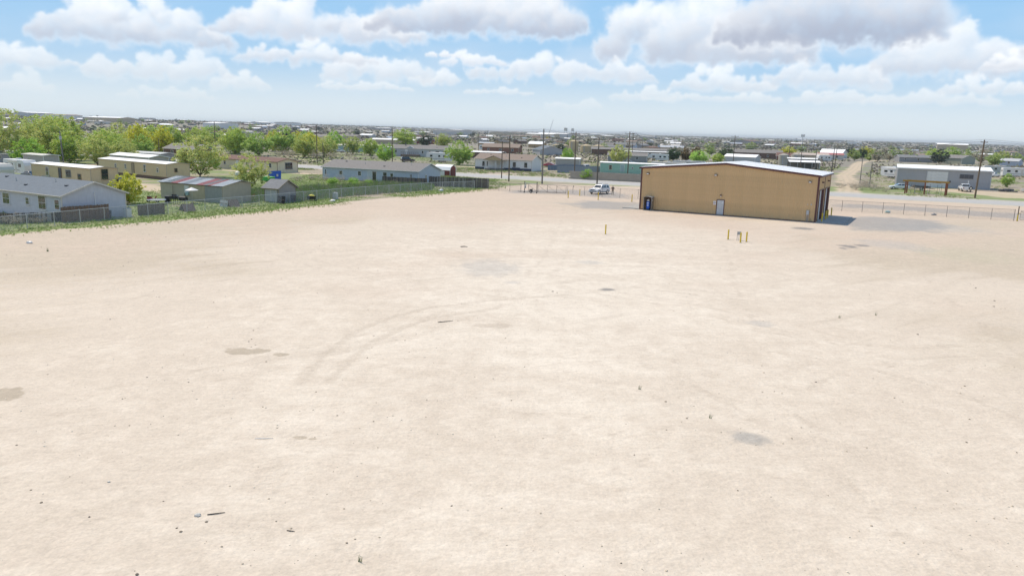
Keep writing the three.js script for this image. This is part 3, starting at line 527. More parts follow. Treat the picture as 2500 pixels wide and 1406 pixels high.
{ // rolling gate: black guide frame, gate leaf with braces, opener
  const turn = rad(-14), dk = plain(.035, .032, .03, .6);
  const f = thing('gate_guide', 'black steel guide frame with ball caps at the left end of the rolling gate', 'gate frame', 1.9, 0, -149.2, rad(-27));
  for (const x of [0, 2.6]) { part('post', bx(.1, 1.95, .1, x, 0, 0), dk, f); part('cap', new THREE.SphereGeometry(.11, 10, 8).translate(x, 2.02, 0), dk, f); part('roller', cyl(.1, .1, .14, x, .02, .14, 10), dk, f); }
  part('track_beam', bx(2.5, .1, .12, 1.3, 1.75, .02), M.galv, f);
  const c = part('control_panel', bx(.3, .75, .16, .22, .85, .16), M.white, f); part('print', [bx(.2, .08, .01, .22, 1.4, .245), bx(.2, .06, .01, .22, 1.1, .245)], dk, c); part('keypad', bx(.16, .18, .03, .22, .92, .25), dk, c);
  const g = thing('rolling_gate', 'wide chain-link rolling gate with diagonal braces across the driveway', 'gate', 2.6, 0, -148.65, turn), L = 7.3, gm = plain(.20, .18, .16, .6, { metalness: .3 });
  part('bottom_beam', bx(L + 2, .09, .08, L / 2 - 1, .18, 0), gm, g); part('top_beam', bx(L + 2, .06, .06, L / 2 - 1, 1.62, 0), gm, g); part('lower_rail', bx(L, .05, .05, L / 2, .4, 0), gm, g);
  for (const x of [0, 1.9, 3.7, 5.5, L]) part('upright', bx(.06, 1.42, .06, x, .2, .065), gm, g);
  for (const x of [0, 1.9, 3.7, 5.5]) part('brace', bar(V(x + .05, 1.5, .12), V(x + 1.75, .3, .12), .02), gm, g);
  part('wire_mesh', wireMesh(L, 1.3, .16, .0035).translate(0, .25, -.04), gm, g);
  const m = thing('gate_opener', 'squat black gate opener box inside the rolling gate', 'gate opener', 3.1, 0, -148.0, turn);
  part('housing', drawn([[-.28, 0], [.28, 0], [.3, .45], [.22, .72], [.12, .56], [-.26, .58]], .4, .03).translate(0, .18, 0), dk, m); part('pedestal', bx(.14, .2, .3, 0, 0, 0), dk, m); part('chain_wheel', cyl(.12, .12, .04, 0, 0, 0, 14).rotateX(Math.PI / 2).translate(0, .34, .23), M.steel, m);
  const k = thing('keypad_stand', 'bent steel gooseneck keypad post in front of the gate', 'post', 11.2, 0, -150.2, rad(100));
  part('stem', bar(V(0, 0, 0), V(0, 1.25, 0), .035, 8), darkWire, k); part('neck', [bar(V(0, 1.25, 0), V(-.12, 1.4, 0), .035, 8), bar(V(-.12, 1.4, 0), V(-.4, 1.42, 0), .035, 8)], darkWire, k); part('keypad', bx(.08, .2, .16, -.44, 1.3, 0), dk, k);
}
// ---------------------------------------------------------------- board fences: every board is a part
function boardFence(name, label, pts, { h = 1.8, w = .2, mats = [M.wood, M.woodGrey, M.woodDark], rails = true, vary = .05, cat = 'fence', thick = .025 } = {}) {
  const t = thing(name, label, cat, pts[0][0], 0, pts[0][1]), o = pts[0], R = rng(Math.round(pts[0][0] * 31 + pts[0][1])), shared = new THREE.BoxGeometry(w - .014, h, thick).translate(0, h / 2, 0);
  for (let i = 1; i < pts.length; i++) {
    const ax = pts[i - 1][0] - o[0], az = pts[i - 1][1] - o[1], dx = pts[i][0] - pts[i - 1][0], dz = pts[i][1] - pts[i - 1][1], len = Math.hypot(dx, dz), n = Math.round(len / w), turn = Math.atan2(-dz, dx);
    for (let k = 0; k < n; k++) { const b = part('board', shared, mats[Math.floor(R() * mats.length)], t); b.position.set(ax + dx * (k + .5) / n, R() * -.02, az + dz * (k + .5) / n); b.rotation.y = turn; b.rotation.z = (R() - .5) * .02; b.scale.y = 1 + (R() - .5) * vary; }
    for (const y of rails ? [.35, h - .35] : []) { const r = part('rail', bx(len, .09, .05, len / 2, y, -.05), mats[0], t); r.position.set(ax, 0, az); r.rotation.y = turn; }
  }
  return t;
}
boardFence('board_fence', 'dark weathered board fence behind the blue-grey house, taller right section', [[-17.5, -159.2], [-5.2, -156.8]], { h: 2.0, mats: [M.woodDark, M.woodDark, M.woodGrey] });
boardFence('board_fence', 'low dark board fence section in front of the blue-grey house corner', [[-27.5, -162.2], [-17.8, -158.9]], { h: 1.55, mats: [M.woodDark, M.wood] });
boardFence('board_fence', 'dark board fence below the grey house at the left picture edge', [[-59, -83.0], [-52.2, -87.3], [-49.5, -90.6]], { h: 1.15, mats: [M.woodDark, M.woodDark, M.midGrey] });
boardFence('lattice_panel', 'tall reddish brown reed screen against the grey house gable', [[-51.0, -87.2], [-48.0, -91.9]], { h: 1.75, w: .14, mats: [paint(.21, .135, .09, .9), paint(.18, .12, .085, .9)], cat: 'screen' });
boardFence('pallet_screen', 'single grey-brown pallet panel standing beside the fence in the grass', [[-46.5, -95.8], [-44.4, -98.6]], { h: 1.35, w: .16, cat: 'panel', mats: [M.wood, paint(.17, .14, .11, .9)] });
// corrugated metal and block walls across the road
{
  const sheetWall = (label, pts, h, mat) => { const t = thing('metal_fence', label, 'fence', pts[0][0], 0, pts[0][1]), o = pts[0]; for (let i = 1; i < pts.length; i++) { const ax = pts[i - 1][0] - o[0], az = pts[i - 1][1] - o[1], dx = pts[i][0] - pts[i - 1][0], dz = pts[i][1] - pts[i - 1][1], len = Math.hypot(dx, dz), n = Math.round(len / 1.1); for (let k = 0; k < n; k++) { const s = part('sheet', ribbed(.01, len / n - .01, 0, h + ((k * 7) % 3) * .02, .28, .04, .06), mat, t); s.position.set(ax + dx * k / n, 0, az + dz * k / n); s.rotation.y = Math.atan2(-dz, dx); } } return t; };
  sheetWall('pale blue-grey corrugated metal fence beyond the road, left of the block wall', [[12.1, -226], [16, -228.2], [26.3, -234]], 1.9, M.corr);
  sheetWall('darker blue corrugated metal fence stretch behind the white house', [[9.9, -240], [23, -247]], 1.6, paint(.17, .22, .30, .5));
  const t = thing('block_wall', 'tan concrete block wall along the far side of the road', 'wall', 13.6, 0, -198.5, rad(-22)), R = rng(5), g = new THREE.BoxGeometry(.792, .386, .2).translate(0, .19, 0), ms = [paint(.40, .345, .28, .95), paint(.385, .33, .27, .95), paint(.415, .36, .295, .95)];
  for (let r = 0; r < 5; r++) for (let k = 0; k < 42; k++) { const b = part('block', g, ms[Math.floor(R() * 3)], t); b.position.set(.4 + k * .8 + (r % 2) * .4, r * .39, (R() - .5) * .012); }
}

// ---------------------------------------------------------------- houses and sheds
// local x runs along the ridge, +z is the front; (cx, cz) is the front corner at the +x end
function windowAt(parent, side, u, y, w, h, dims, frame = M.white, split = 1) {
  const { L, W } = dims, b = part('window', bx(w + .14, h + .14, .06), frame, parent);
  const n = split > 1 ? split : 1;
  for (let k = 0; k < n; k++) for (const row of [0, 1]) part('pane', bx(w / n - .05, h / 2 - .04, .02, -w / 2 + (k + .5) * w / n, .09 + row * h / 2, .032), M.glass, b);
  part('sill', bx(w + .2, .05, .1, 0, -.02, .05), frame, b);
  place(b, side, u, y, L, W);
  return b;
}
function place(o, side, u, y, L, W, off = .035) {
  if (side === 'f') o.position.set(-L / 2 + u * L, y, W / 2 + off);
  else if (side === 'b') { o.position.set(L / 2 - u * L, y, -W / 2 - off); o.rotation.y = Math.PI; }
  else if (side === 'r') { o.position.set(L / 2 + off, y, W / 2 - u * W); o.rotation.y = Math.PI / 2; }
  else { o.position.set(-L / 2 - off, y, -W / 2 + u * W); o.rotation.y = -Math.PI / 2; }
}
function doorAt(parent, side, u, y, w, h, dims, mat = M.white, frame = M.white) {
  const d = part('door', bx(w, h, .05), mat, parent); place(d, side, u, y, dims.L, dims.W);
  part('door_frame', [bx(.08, h + .08, .08, -w / 2 - .04, 0, 0), bx(.08, h + .08, .08, w / 2 + .04, 0, 0), bx(w, .08, .08, 0, h, 0)], frame, d);
  part('handle', new THREE.SphereGeometry(.045, 8, 6).translate(w / 2 - .1, h * .47, .05), M.steel, d);
  return d;
}
function house(name, label, o) {
  const { L, W, h = 2.6, rise = 1.3, wall, roof, trim = M.white, turn = GRID, over = .3, base = 0, category = 'house', group, vents = 0, skirt, end = .3, flat = false } = o;
  const [x, z] = o.corner ? along(o.corner[0], o.corner[1], turn, -L / 2, -W / 2) : [o.x, o.z];
  const t = thing(name, label, category, x, o.y ?? 0, z, turn, group), dims = { L, W };
  const gable = [[-W / 2, base], [W / 2, base], [W / 2, h], [0, h + rise], [-W / 2, h]];
  if (skirt) part('skirting', bx(L - .06, .62, W - .06), skirt, t);
  const y0 = skirt ? .6 : base;
  part('wall', drawn([[-W / 2, y0], [W / 2, y0], [W / 2, h], [0, h + rise], [-W / 2, h]], L, 0).rotateY(Math.PI / 2), wall, t);
  const a = Math.atan2(rise, W / 2), run = Math.hypot(rise, W / 2) + over;
  for (const s of [1, -1]) {
    const r = part('roof', bx(L + 2 * end, .1, run, 0, 0, run / 2).rotateX(a).translate(0, h + rise + .02, 0).rotateY(s > 0 ? 0 : Math.PI), roof, t);
    part('fascia', bx(L + 2 * end + .02, .16, .04, 0, -.06, run + .02).rotateX(a).translate(0, h + rise + .02, 0).rotateY(s > 0 ? 0 : Math.PI), trim, r);
    for (const e of [1, -1]) part('rake_board', bx(.04, .17, run, e * (L / 2 + end + .022), -.07, run / 2).rotateX(a).translate(0, h + rise + .02, 0).rotateY(s > 0 ? 0 : Math.PI), trim, r);
  }
  if (o.corners !== false) for (const sx of [1, -1]) for (const sz of [1, -1]) part('corner_board', bx(.12, h - y0, .12, sx * (L / 2 - .03), y0, sz * (W / 2 - .03)), trim, t);
  for (let k = 0; k < vents; k++) { const u = (k + .7) / (vents + .4), rx = -L / 2 + u * L, rz = W * (.12 + .1 * (k % 3)); part(k % 2 ? 'vent_pipe' : 'roof_vent', k % 2 ? cyl(.06, .06, .5, rx, h + rise * (1 - rz / (W / 2)) + .04, rz, 8) : bx(.34, .22, .34, rx, h + rise * (1 - rz / (W / 2)) + .02, rz), k % 2 ? M.galv : M.darkGrey, t); }
  for (const w of o.windows ?? []) windowAt(t, w[0], w[1], w[2], w[3], w[4], dims, w[6] ?? M.white, w[5] ?? 1);
  for (const d of o.doors ?? []) doorAt(t, d[0], d[1], d[2], d[3], d[4], dims, d[5], d[6]);
  return t;
}
house('manufactured_house', 'long grey house with grey shingle roof at the left picture edge behind the fence', { corner: [-51.6, -88.5], turn: rad(-31), L: 20, W: 7.8, h: 2.85, rise: 1.4, wall: M.houseGrey, roof: M.shSlate, trim: paint(.62, .58, .52, .6), vents: 5, windows: [['f', .955, 1.2, .9, 1.1], ['f', .80, 1.0, 1.5, 1.55, 2], ['f', .64, 1.35, .7, .8], ['f', .40, 1.1, 1.5, 1.3, 2], ['f', .15, 1.1, 1.2, 1.2, 2]], doors: [['f', .27, .3, .9, 2]] });
{ const h = scene.children.at(-1); part('downspout', bx(.1, 2.9, .08, 3.9 + 6.14, .2, 0), M.white, h).position.set(-.0, 0, 0); const ac = part('air_conditioner', bx(.6, .45, .4, -8.4, 1.5, 4.08), M.offwhite, h); part('grille', bx(.5, .35, .02, -8.4, 1.55, 4.29), M.midGrey, ac); }
house('single_wide_trailer', 'tan single-wide mobile home with white roof above the grey house', { corner: [-74.6, -137.5], turn: rad(-33), L: 20.5, W: 5, h: 2.95, rise: .28, over: .12, end: .1, wall: M.trailerTan, roof: M.whiteRoof, trim: M.beige, category: 'mobile home', windows: [['f', .28, 1.0, .9, 1.5], ['f', .64, 1.1, 1.6, 1.2, 2, M.midGrey], ['r', .5, 1.0, 1.2, 1.8, 1, M.tan], ['f', .82, .9, 1.1, .9, 1, M.tan]], doors: [['f', .5, .5, .9, 2.1, M.darkGrey, M.maroon]] });
house('single_wide_trailer', 'long tan single-wide mobile home with dark maroon skirting and white roof', { corner: [-69.2, -155.5], turn: rad(-36), L: 27, W: 5, h: 3.1, rise: .3, over: .12, end: .1, wall: M.trailerTan, roof: M.whiteRoof, trim: M.beige, skirt: M.brown, category: 'mobile home', windows: [['f', .27, 1.5, .55, .8], ['f', .42, 1.5, .5, .9], ['f', .70, 1.2, .7, 1.4], ['f', .88, 1.4, .6, .8], ['r', .4, 1.6, .5, .6, 1, M.brown]], doors: [['f', .53, .75, .9, 2.05, paint(.35, .27, .17, .6), M.brown]] });
house('white_roof_trailer', 'tan mobile home with bright white roof behind the maroon-skirted trailer', { x: -92, z: -192, turn: rad(-36), L: 18, W: 5, h: 3, rise: .5, over: .15, wall: M.pinkgrey, roof: M.whiteRoof, trim: M.white, category: 'mobile home', windows: [['f', .3, 1.2, .8, 1], ['f', .7, 1.2, .8, 1]] });
house('grey_trailer', 'grey mobile home under the trees, farthest of the trailers on the left', { x: -101, z: -216, turn: rad(-30), L: 17, W: 4.6, h: 2.9, rise: .3, wall: M.midGrey, roof: M.paleGrey, category: 'mobile home', windows: [['f', .3, 1.2, .8, 1], ['f', .75, 1.2, .8, 1]] });
house('pale_trailer', 'small pale pinkish trailer standing behind the tan mobile home', { x: -116, z: -192, turn: rad(-34), L: 10, W: 3.6, h: 2.7, rise: .2, wall: M.pinkgrey, roof: M.offwhite, category: 'mobile home', windows: [['f', .3, 1.2, .7, .7]] });
house('grey_shed', 'grey sheds under the big tree at the left picture edge', { x: -131, z: -203, turn: rad(-30), L: 9, W: 4, h: 2.3, rise: .4, wall: M.midGrey, roof: M.galv, category: 'shed', windows: [['f', .5, 1, .8, .8]] });
house('brown_house', 'dark brown house with taupe roof between the trees on the left', { x: -109, z: -262, turn: rad(-28), L: 14, W: 8, h: 2.8, rise: 1.5, wall: M.brown, roof: M.shTaupe, category: 'house', windows: [['f', .3, 1, 1.2, 1.1, 2], ['f', .7, 1, 1.2, 1.1, 2]] });
// shed whose roof is patched from sheets of several colours
{
  const L = 13.2, W = 5.4, h = 2.6, [x, z] = along(-42.4, -113.3, rad(-27), -L / 2, -W / 2), t = thing('patchwork_shed', 'beige shed with corrugated roof in red, green and white patches', 'shed', x, 0, z, rad(-27));
  part('wall', drawn([[-W / 2, 0], [W / 2, 0], [W / 2, h - .1], [-.9, h + .42], [-W / 2, h + .2]], L, 0).rotateY(Math.PI / 2).rotateY(Math.PI), paint(.47, .42, .33, .75), t);
  part('grey_wall_panel', bx(3.4, h - .15, .04, L / 2 - 1.9, .03, W / 2 + .025), paint(.35, .36, .34, .7), t);
  part('wall_panel', bx(3.0, h - .2, .03, L / 2 - 5.2, .03, W / 2 + .02), paint(.50, .43, .29, .7), t);
  const pal = [paint(.60, .61, .60, .4), paint(.27, .30, .29, .5), paint(.45, .165, .165, .55), paint(.36, .39, .40, .5)], seq = [0, 0, 1, 1, 2, 2, 0, 3, 3, 0, 0, 2, 2, 1, 2, 0, 0, 0];
  seq.forEach((c, i) => { const w = (L + .7) / seq.length, s = part('roof_sheet', ribbed(.004, w - .004, 0, 4.05, .19, .03, .05).rotateX(-Math.PI / 2 + .185).translate(-L / 2 - .35 + i * w, h - .12, W / 2 + .42), pal[c], t); });
  part('rear_roof', bx(L + .7, .04, 2.6, 0, 0, -1.25).rotateX(-.22).translate(0, h + .62, -.62), M.offwhite, t);
  part('eave_beam', bx(L + .3, .12, .08, 0, h - .24, W / 2 + .12), M.woodDark, t);
  part('window', bx(.9, 1.0, .05, -.9, 1.2, W / 2 + .03), M.white, t); part('window_unit', bx(.62, .42, .3, -.7, .78, W / 2 + .16), M.teal, t);
  const lb = part('leaning_board', bx(.08, 2.0, .03, -3.6, .1, W / 2 + .25).rotateZ(-.0), M.wood, t);
}
house('garden_shed', 'small weathered shed with grey hipped shingles and white double doors', { corner: [-35.3, -116.6], turn: rad(-24), L: 2.7, W: 3.9, h: 2.2, rise: 1.05, over: .42, end: .3, wall: paint(.33, .31, .30, .85), roof: M.shGrey, trim: paint(.30, .26, .2, .8), category: 'shed', doors: [['f', .27, .1, .95, 1.75, paint(.52, .53, .53, .8), M.offwhite], ['f', .68, .1, .95, 1.75, paint(.5, .51, .51, .8), M.offwhite]] });
house('maroon_roof_house', 'cream mobile home with brownish red shingle roof beyond the green lot', { corner: [-57.4, -189.3], turn: rad(-35), L: 26, W: 6.2, h: 2.6, rise: .75, wall: M.cream, roof: M.shMaroon, trim: paint(.3, .2, .16, .7), category: 'mobile home', windows: [['r', .55, .8, 2.1, 1.5, 3, M.midGrey], ['f', .9, 1.1, .8, 1], ['f', .55, 1.1, .8, 1], ['f', .2, 1.1, .8, 1]], doors: [['f', .4, .4, .9, 2]] });
house('blue_house', 'long blue-grey house with taupe shingle roof in the middle of the left half', { corner: [-20.2, -163.6], turn: rad(-23), L: 24.2, W: 9.6, h: 2.62, rise: 1.45, wall: M.greyBlue, roof: M.shTaupe, trim: paint(.55, .58, .62, .6), vents: 4, windows: [['f', .035, .85, .32, 1.15], ['f', .20, 1.1, .75, .8], ['f', .40, 1.1, .8, .85], ['f', .665, .55, .9, 1.5], ['f', .735, .65, .7, 1.25], ['f', .93, .75, .35, 1.15], ['r', .33, .75, .45, 1.0]], doors: [['f', .51, .15, .95, 2.0, paint(.5, .54, .58, .6)], ['f', .555, .15, .95, 2.0, M.glass]] });
{ // white house with its porch
  const dims = { L: 17.6, W: 9.6 }, t = house('white_house', 'white house with tan shingle roof, porch gable and dark blue stone skirting', { corner: [4.7, -228.2], turn: rad(-19), L: 17.6, W: 9.6, h: 3.15, rise: 1.45, wall: M.white, roof: M.shBrown, trim: M.offwhite, vents: 3, windows: [['f', .15, 1.1, .55, 1.2, 1, M.darkGrey], ['f', .21, 1.1, .45, 1.2, 1, M.darkGrey], ['f', .70, 1.1, .75, 1.25, 1, M.darkGrey], ['f', .90, 1.1, .75, 1.25, 1, M.darkGrey]], doors: [['f', .42, .6, .95, 2.05, M.offwhite]] });
  const navy = paint(.055, .065, .10, .8), zf = dims.W / 2 + .06;
  for (const [a, b, y] of [[0, .16, .75], [.52, .66, .75], [.66, .80, .95], [.80, 1, .75]]) part('stone_skirting', bx((b - a) * dims.L - .01, y, .12, -dims.L / 2 + (a + b) / 2 * dims.L, 0, zf), navy, t);
  part('porch_deck', bx(5.4, .55, 2.6, -1.9, 0, zf + 1.3), M.woodGrey, t);
  const pr = part('porch_roof', drawn([[-3.1, 2.95], [0, 4.15], [3.1, 2.95], [3.1, 3.07], [0, 4.29], [-3.1, 3.07]], 3.4, .01).translate(-1.9, .02, zf + 1.35), M.shBrown, t); part('porch_gable', drawn([[-2.8, 3.02], [2.8, 3.02], [0, 4.1]], .1, .005).translate(-1.9, 0, zf + 2.85), paint(.5, .38, .22, .7), pr);
  for (const x of [-4.3, -1.4, .5]) part('porch_post', bx(.16, 2.5, .16, x, .55, zf + 2.4), M.white, t);
  for (const x of [-3.8, -3.4, -3, -2.6, -.9, -.5, -.1, .3]) part('baluster', bx(.05, .8, .05, x, .58, zf + 2.45), M.white, t);
  for (const [a, b] of [[-4.3, -2.4], [-1.2, .5]]) part('handrail', bx(b - a, .07, .09, (a + b) / 2, 1.4, zf + 2.45), M.white, t);
  for (let k = 0; k < 3; k++) part('step', bx(1.2, .17, .3, -3.4, k * .18, zf + 3.5 - k * .3), M.woodGrey, t);
}
{ // red and white gambrel shed
  const t = thing('barn_shed', 'little red barn-style shed with white gambrel roof beside the blue-grey house', 'shed', -17.4, 0, -195.2, rad(-27)), p = [[-1.5, 1.5], [-1.1, 2.3], [0, 2.8], [1.1, 2.3], [1.5, 1.5]];
  part('wall', drawn([[-1.42, 0], [1.42, 0], ...p.slice().reverse().map(([x, y]) => [x * .95, y - .06])], 4.4, 0).rotateY(Math.PI / 2), M.barnRed, t);
  for (let i = 0; i < 4; i++) { const [z0, y0] = p[i], [z1, y1] = p[i + 1], len = Math.hypot(z1 - z0, y1 - y0); part('roof', bx(4.8, .06, len + .03).rotateX(Math.atan2(-(y1 - y0), z1 - z0)).translate(0, (y0 + y1) / 2, (z0 + z1) / 2), M.whiteRoof, t); }
  part('front_panel', bx(2.8, 1.3, .04, -.7, .05, 1.45), M.white, t); part('door', bx(.05, 1.7, 1.3, 2.23, .08, 0), paint(.15, .03, .025, .7), t); part('trim', [bx(.06, 2.0, .1, 2.24, 0, 1.35), bx(.06, 2.0, .1, 2.24, 0, -1.35)], M.white, t);
}
{ const t = house('deck_house', 'grey manufactured house with white windows and raised front deck beyond the road', { x: -38.5, z: -326, turn: rad(-8), L: 23, W: 8.4, h: 3.3, rise: 1.3, wall: M.paleGrey, roof: M.shTaupe, trim: M.white, vents: 3, windows: [['f', .06, 1.4, .7, 1.1], ['f', .55, 1.4, .7, 1], ['f', .68, 1.3, .9, 1.2], ['f', .82, 1.3, 1.7, 1.2, 3], ['f', .95, 1.3, 1.2, 1.2, 2]], doors: [['f', .25, .9, 1.0, 2.0]] });
  part('deck', bx(7.4, .9, 2.8, -3.6, 0, 5.6), M.wood, t); for (let k = 0; k < 9; k++) part('rail_post', bx(.1, 1.0, .1, -7.1 + k * .88, .9, 6.95), M.wood, t); part('handrail', bx(7.4, .1, .14, -3.6, 1.9, 6.95), M.wood, t); for (let k = 0; k < 4; k++) part('step', bx(1.5, .2, .32, -5.8, .0 + k * .2, 8.4 - k * .32), M.wood, t); part('dormer', drawn([[-2, 3.2], [2, 3.2], [0, 4.3]], 1.2, .01).translate(-4, 0, 3.9), M.paleGrey, t); part('chimney_pipe', cyl(.16, .16, 1.3, -7, 4.2, 1, 10), M.darkGrey, t); }
house('green_trailer', 'mint green single-wide trailer with white roof edge behind the block wall', { corner: [42.5, -226], turn: rad(-19), L: 18.5, W: 4.2, h: 3.0, rise: .2, over: .12, wall: M.mint, roof: M.whiteRoof, trim: M.white, category: 'mobile home', windows: [['f', .17, 1.1, .8, 1.2, 1, M.cream], ['f', .72, .9, 1.0, 1.6, 2], ['f', .52, 1.5, .35, .4]], doors: [['f', .36, .6, 1.1, 2.0, M.teal], ['f', .92, .6, 1.5, 2.0, M.teal]] });
// grey metal shop on the right
{
  const L = 21.4, W = 10.5, h = 4.7, turn = rad(-24), [x, z] = along(100.2, -206.3, turn, L / 2, -W / 2), t = thing('grey_metal_shop', 'long grey ribbed metal workshop with white roof and white overhead door on the right', 'building', x, 0, z, turn), zf = W / 2;
  for (let k = 0; k < 23; k++) { const a = -L / 2 + k * L / 23, b = a + L / 23; part('wall_panel', ribbed(a, b, 0, h, .31, .03, .06).translate(0, 0, zf), M.shopGrey, t); }
  for (const s of [1, -1]) part('wall_panel', ribbed(-W / 2, W / 2, 0, (q) => h + .7 * (1 - Math.abs(q) / (W / 2)), .31, .03, .06).rotateY(s * Math.PI / 2).translate(s * L / 2, 0, 0), M.shopGrey, t);
  part('wall_panel', ribbed(-L / 2, L / 2, 0, h, .31, .03, .06).rotateY(Math.PI).translate(0, 0, -zf), M.shopGrey, t);
  for (const s of [1, -1]) part('roof', bx(L + .3, .08, W / 2 + .3, 0, 0, W / 4 + .12).rotateX(Math.atan2(.7, W / 2)).translate(0, h + .74, 0).rotateY(s > 0 ? 0 : Math.PI), M.whiteRoof, t);
  part('gutter', bx(L + .3, .26, .14, 0, h - .14, zf + .34), M.whiteRoof, t); for (const s of [1, -1]) part('corner_trim', bx(.24, h, .12, s * (L / 2 - .1), 0, zf + .04), M.paleGrey, t);
  const d = part('overhead_door', bx(4.7, 4.1, .06, -1.35, 0, zf + .06), M.offwhite, t); for (let k = 0; k < 5; k++) part('section', bx(4.64, .78, .04, -1.35, .03 + k * .82, zf + .1), M.white, d); part('door_trim', [bx(.14, 4.2, .1, -3.78, 0, zf + .07), bx(.14, 4.2, .1, 1.08, 0, zf + .07), bx(4.86, .14, .1, -1.35, 4.14, zf + .07)], M.paleGrey, t);
  const w = part('window', bx(3.1, 1.15, .08, 5.2, 2.55, zf + .06), M.midGrey, t); for (let k = 0; k < 3; k++) part('pane', bx(.96, 1.0, .02, 4.2 + k, 2.62, zf + .112), plain(.07, .07, .085, .25), w);
  part('wall_vent', bx(.3, .4, .1, 1.65, 1.5, zf + .08), M.black, t);
}
{ // rusty pergola frame beside it
  const t = thing('rusty_frame', 'rusty open steel frame with ragged yellow-brown top beam in front of the grey workshop', 'frame', 87.9, 0, -176.4, rad(-35)), beam = paint(.42, .24, .05, .85), R = rng(21);
  for (const x of [0, 3.9, 8.0]) for (const z of x === 3.9 ? [0] : [0, -2.4]) part('post', bx(.26, 2.75, .26, x, 0, z), M.rust, t);
  for (let k = 0; k < 11; k++) part('top_board', bx(.95, .3 + R() * .2, .22, -.2 + k * .84, 2.62 + R() * .1, (R() - .5) * .1, (R() - .5) * .1), beam, t);
  part('rear_beam', bx(8.4, .3, .2, 4, 2.7, -2.4), beam, t); part('mid_rail', bx(2.9, .08, .08, 1.6, 1.1, .18), M.wood, t);
  for (const [x, w] of [[2.7, 1.3], [5.7, 2.3]]) { const f = part('leaning_frame', [bx(w, .06, .05, x, 1.5, .3), bx(w, .06, .05, x, .2, .3), bx(.06, 1.4, .05, x - w / 2, .2, .3), bx(.06, 1.4, .05, x + w / 2, .2, .3)], M.paleGrey, t); }
  for (const x of [1.2, 1.9, 4.9, 6.4, 7.2]) part('pipe_upright', bar(V(x, 0, .1), V(x, 2.3, .1), .035), M.wood, t);
}
house('white_roof_shed', 'grey metal shed with bright white gable roof behind the tan shop', { x: 103.5, z: -360, turn: rad(-32), L: 14, W: 9, h: 2.6, rise: 1.1, over: .15, wall: M.paleGrey, roof: M.whiteRoof, category: 'shed' });
{ // open front shed by the tanks
  const t = thing('open_shed', 'open-sided white roofed shelter with dark interior behind the tan shop', 'shed', 111, 0, -303, rad(-12)); part('roof', bx(11.5, .12, 4.4, 0, 0, 0).rotateX(.14).translate(0, 2.9, 0), M.whiteRoof, t); part('upper_roof', bx(11.2, .12, 3.2, -.3, 0, 0).rotateX(.1).translate(0, 3.9, -3.6), M.whiteRoof, t); part('back_wall', bx(11, 3.4, .12, 0, 0, -3.4), M.woodGrey, t); for (let k = 0; k < 5; k++) part('post', bx(.14, 2.6, .14, -5.3 + k * 2.65, 0, 1.9), M.paleGrey, t); part('side_wall', bx(.1, 2.7, 3.6, 5.5, 0, 0), M.paleGrey, t);
}

// ---------------------------------------------------------------- vehicles
function wheelSet(t, xs, r, half, w = .24) {
  for (const x of xs) for (const s of [1, -1]) {
    const wh = new THREE.Group(); wh.name = 'wheel'; wh.position.set(x, r, s * (half - w / 2 + .02)); t.add(wh);
    part('tyre', new THREE.TorusGeometry(r * .76, r * .25, 8, 18).scale(1, 1, w / (r * .5)), M.rubber, wh);
    part('rim', cyl(r * .58, r * .58, w * .7, 0, -w * .35, 0, 14).rotateX(Math.PI / 2), M.chrome, wh);
  }
}
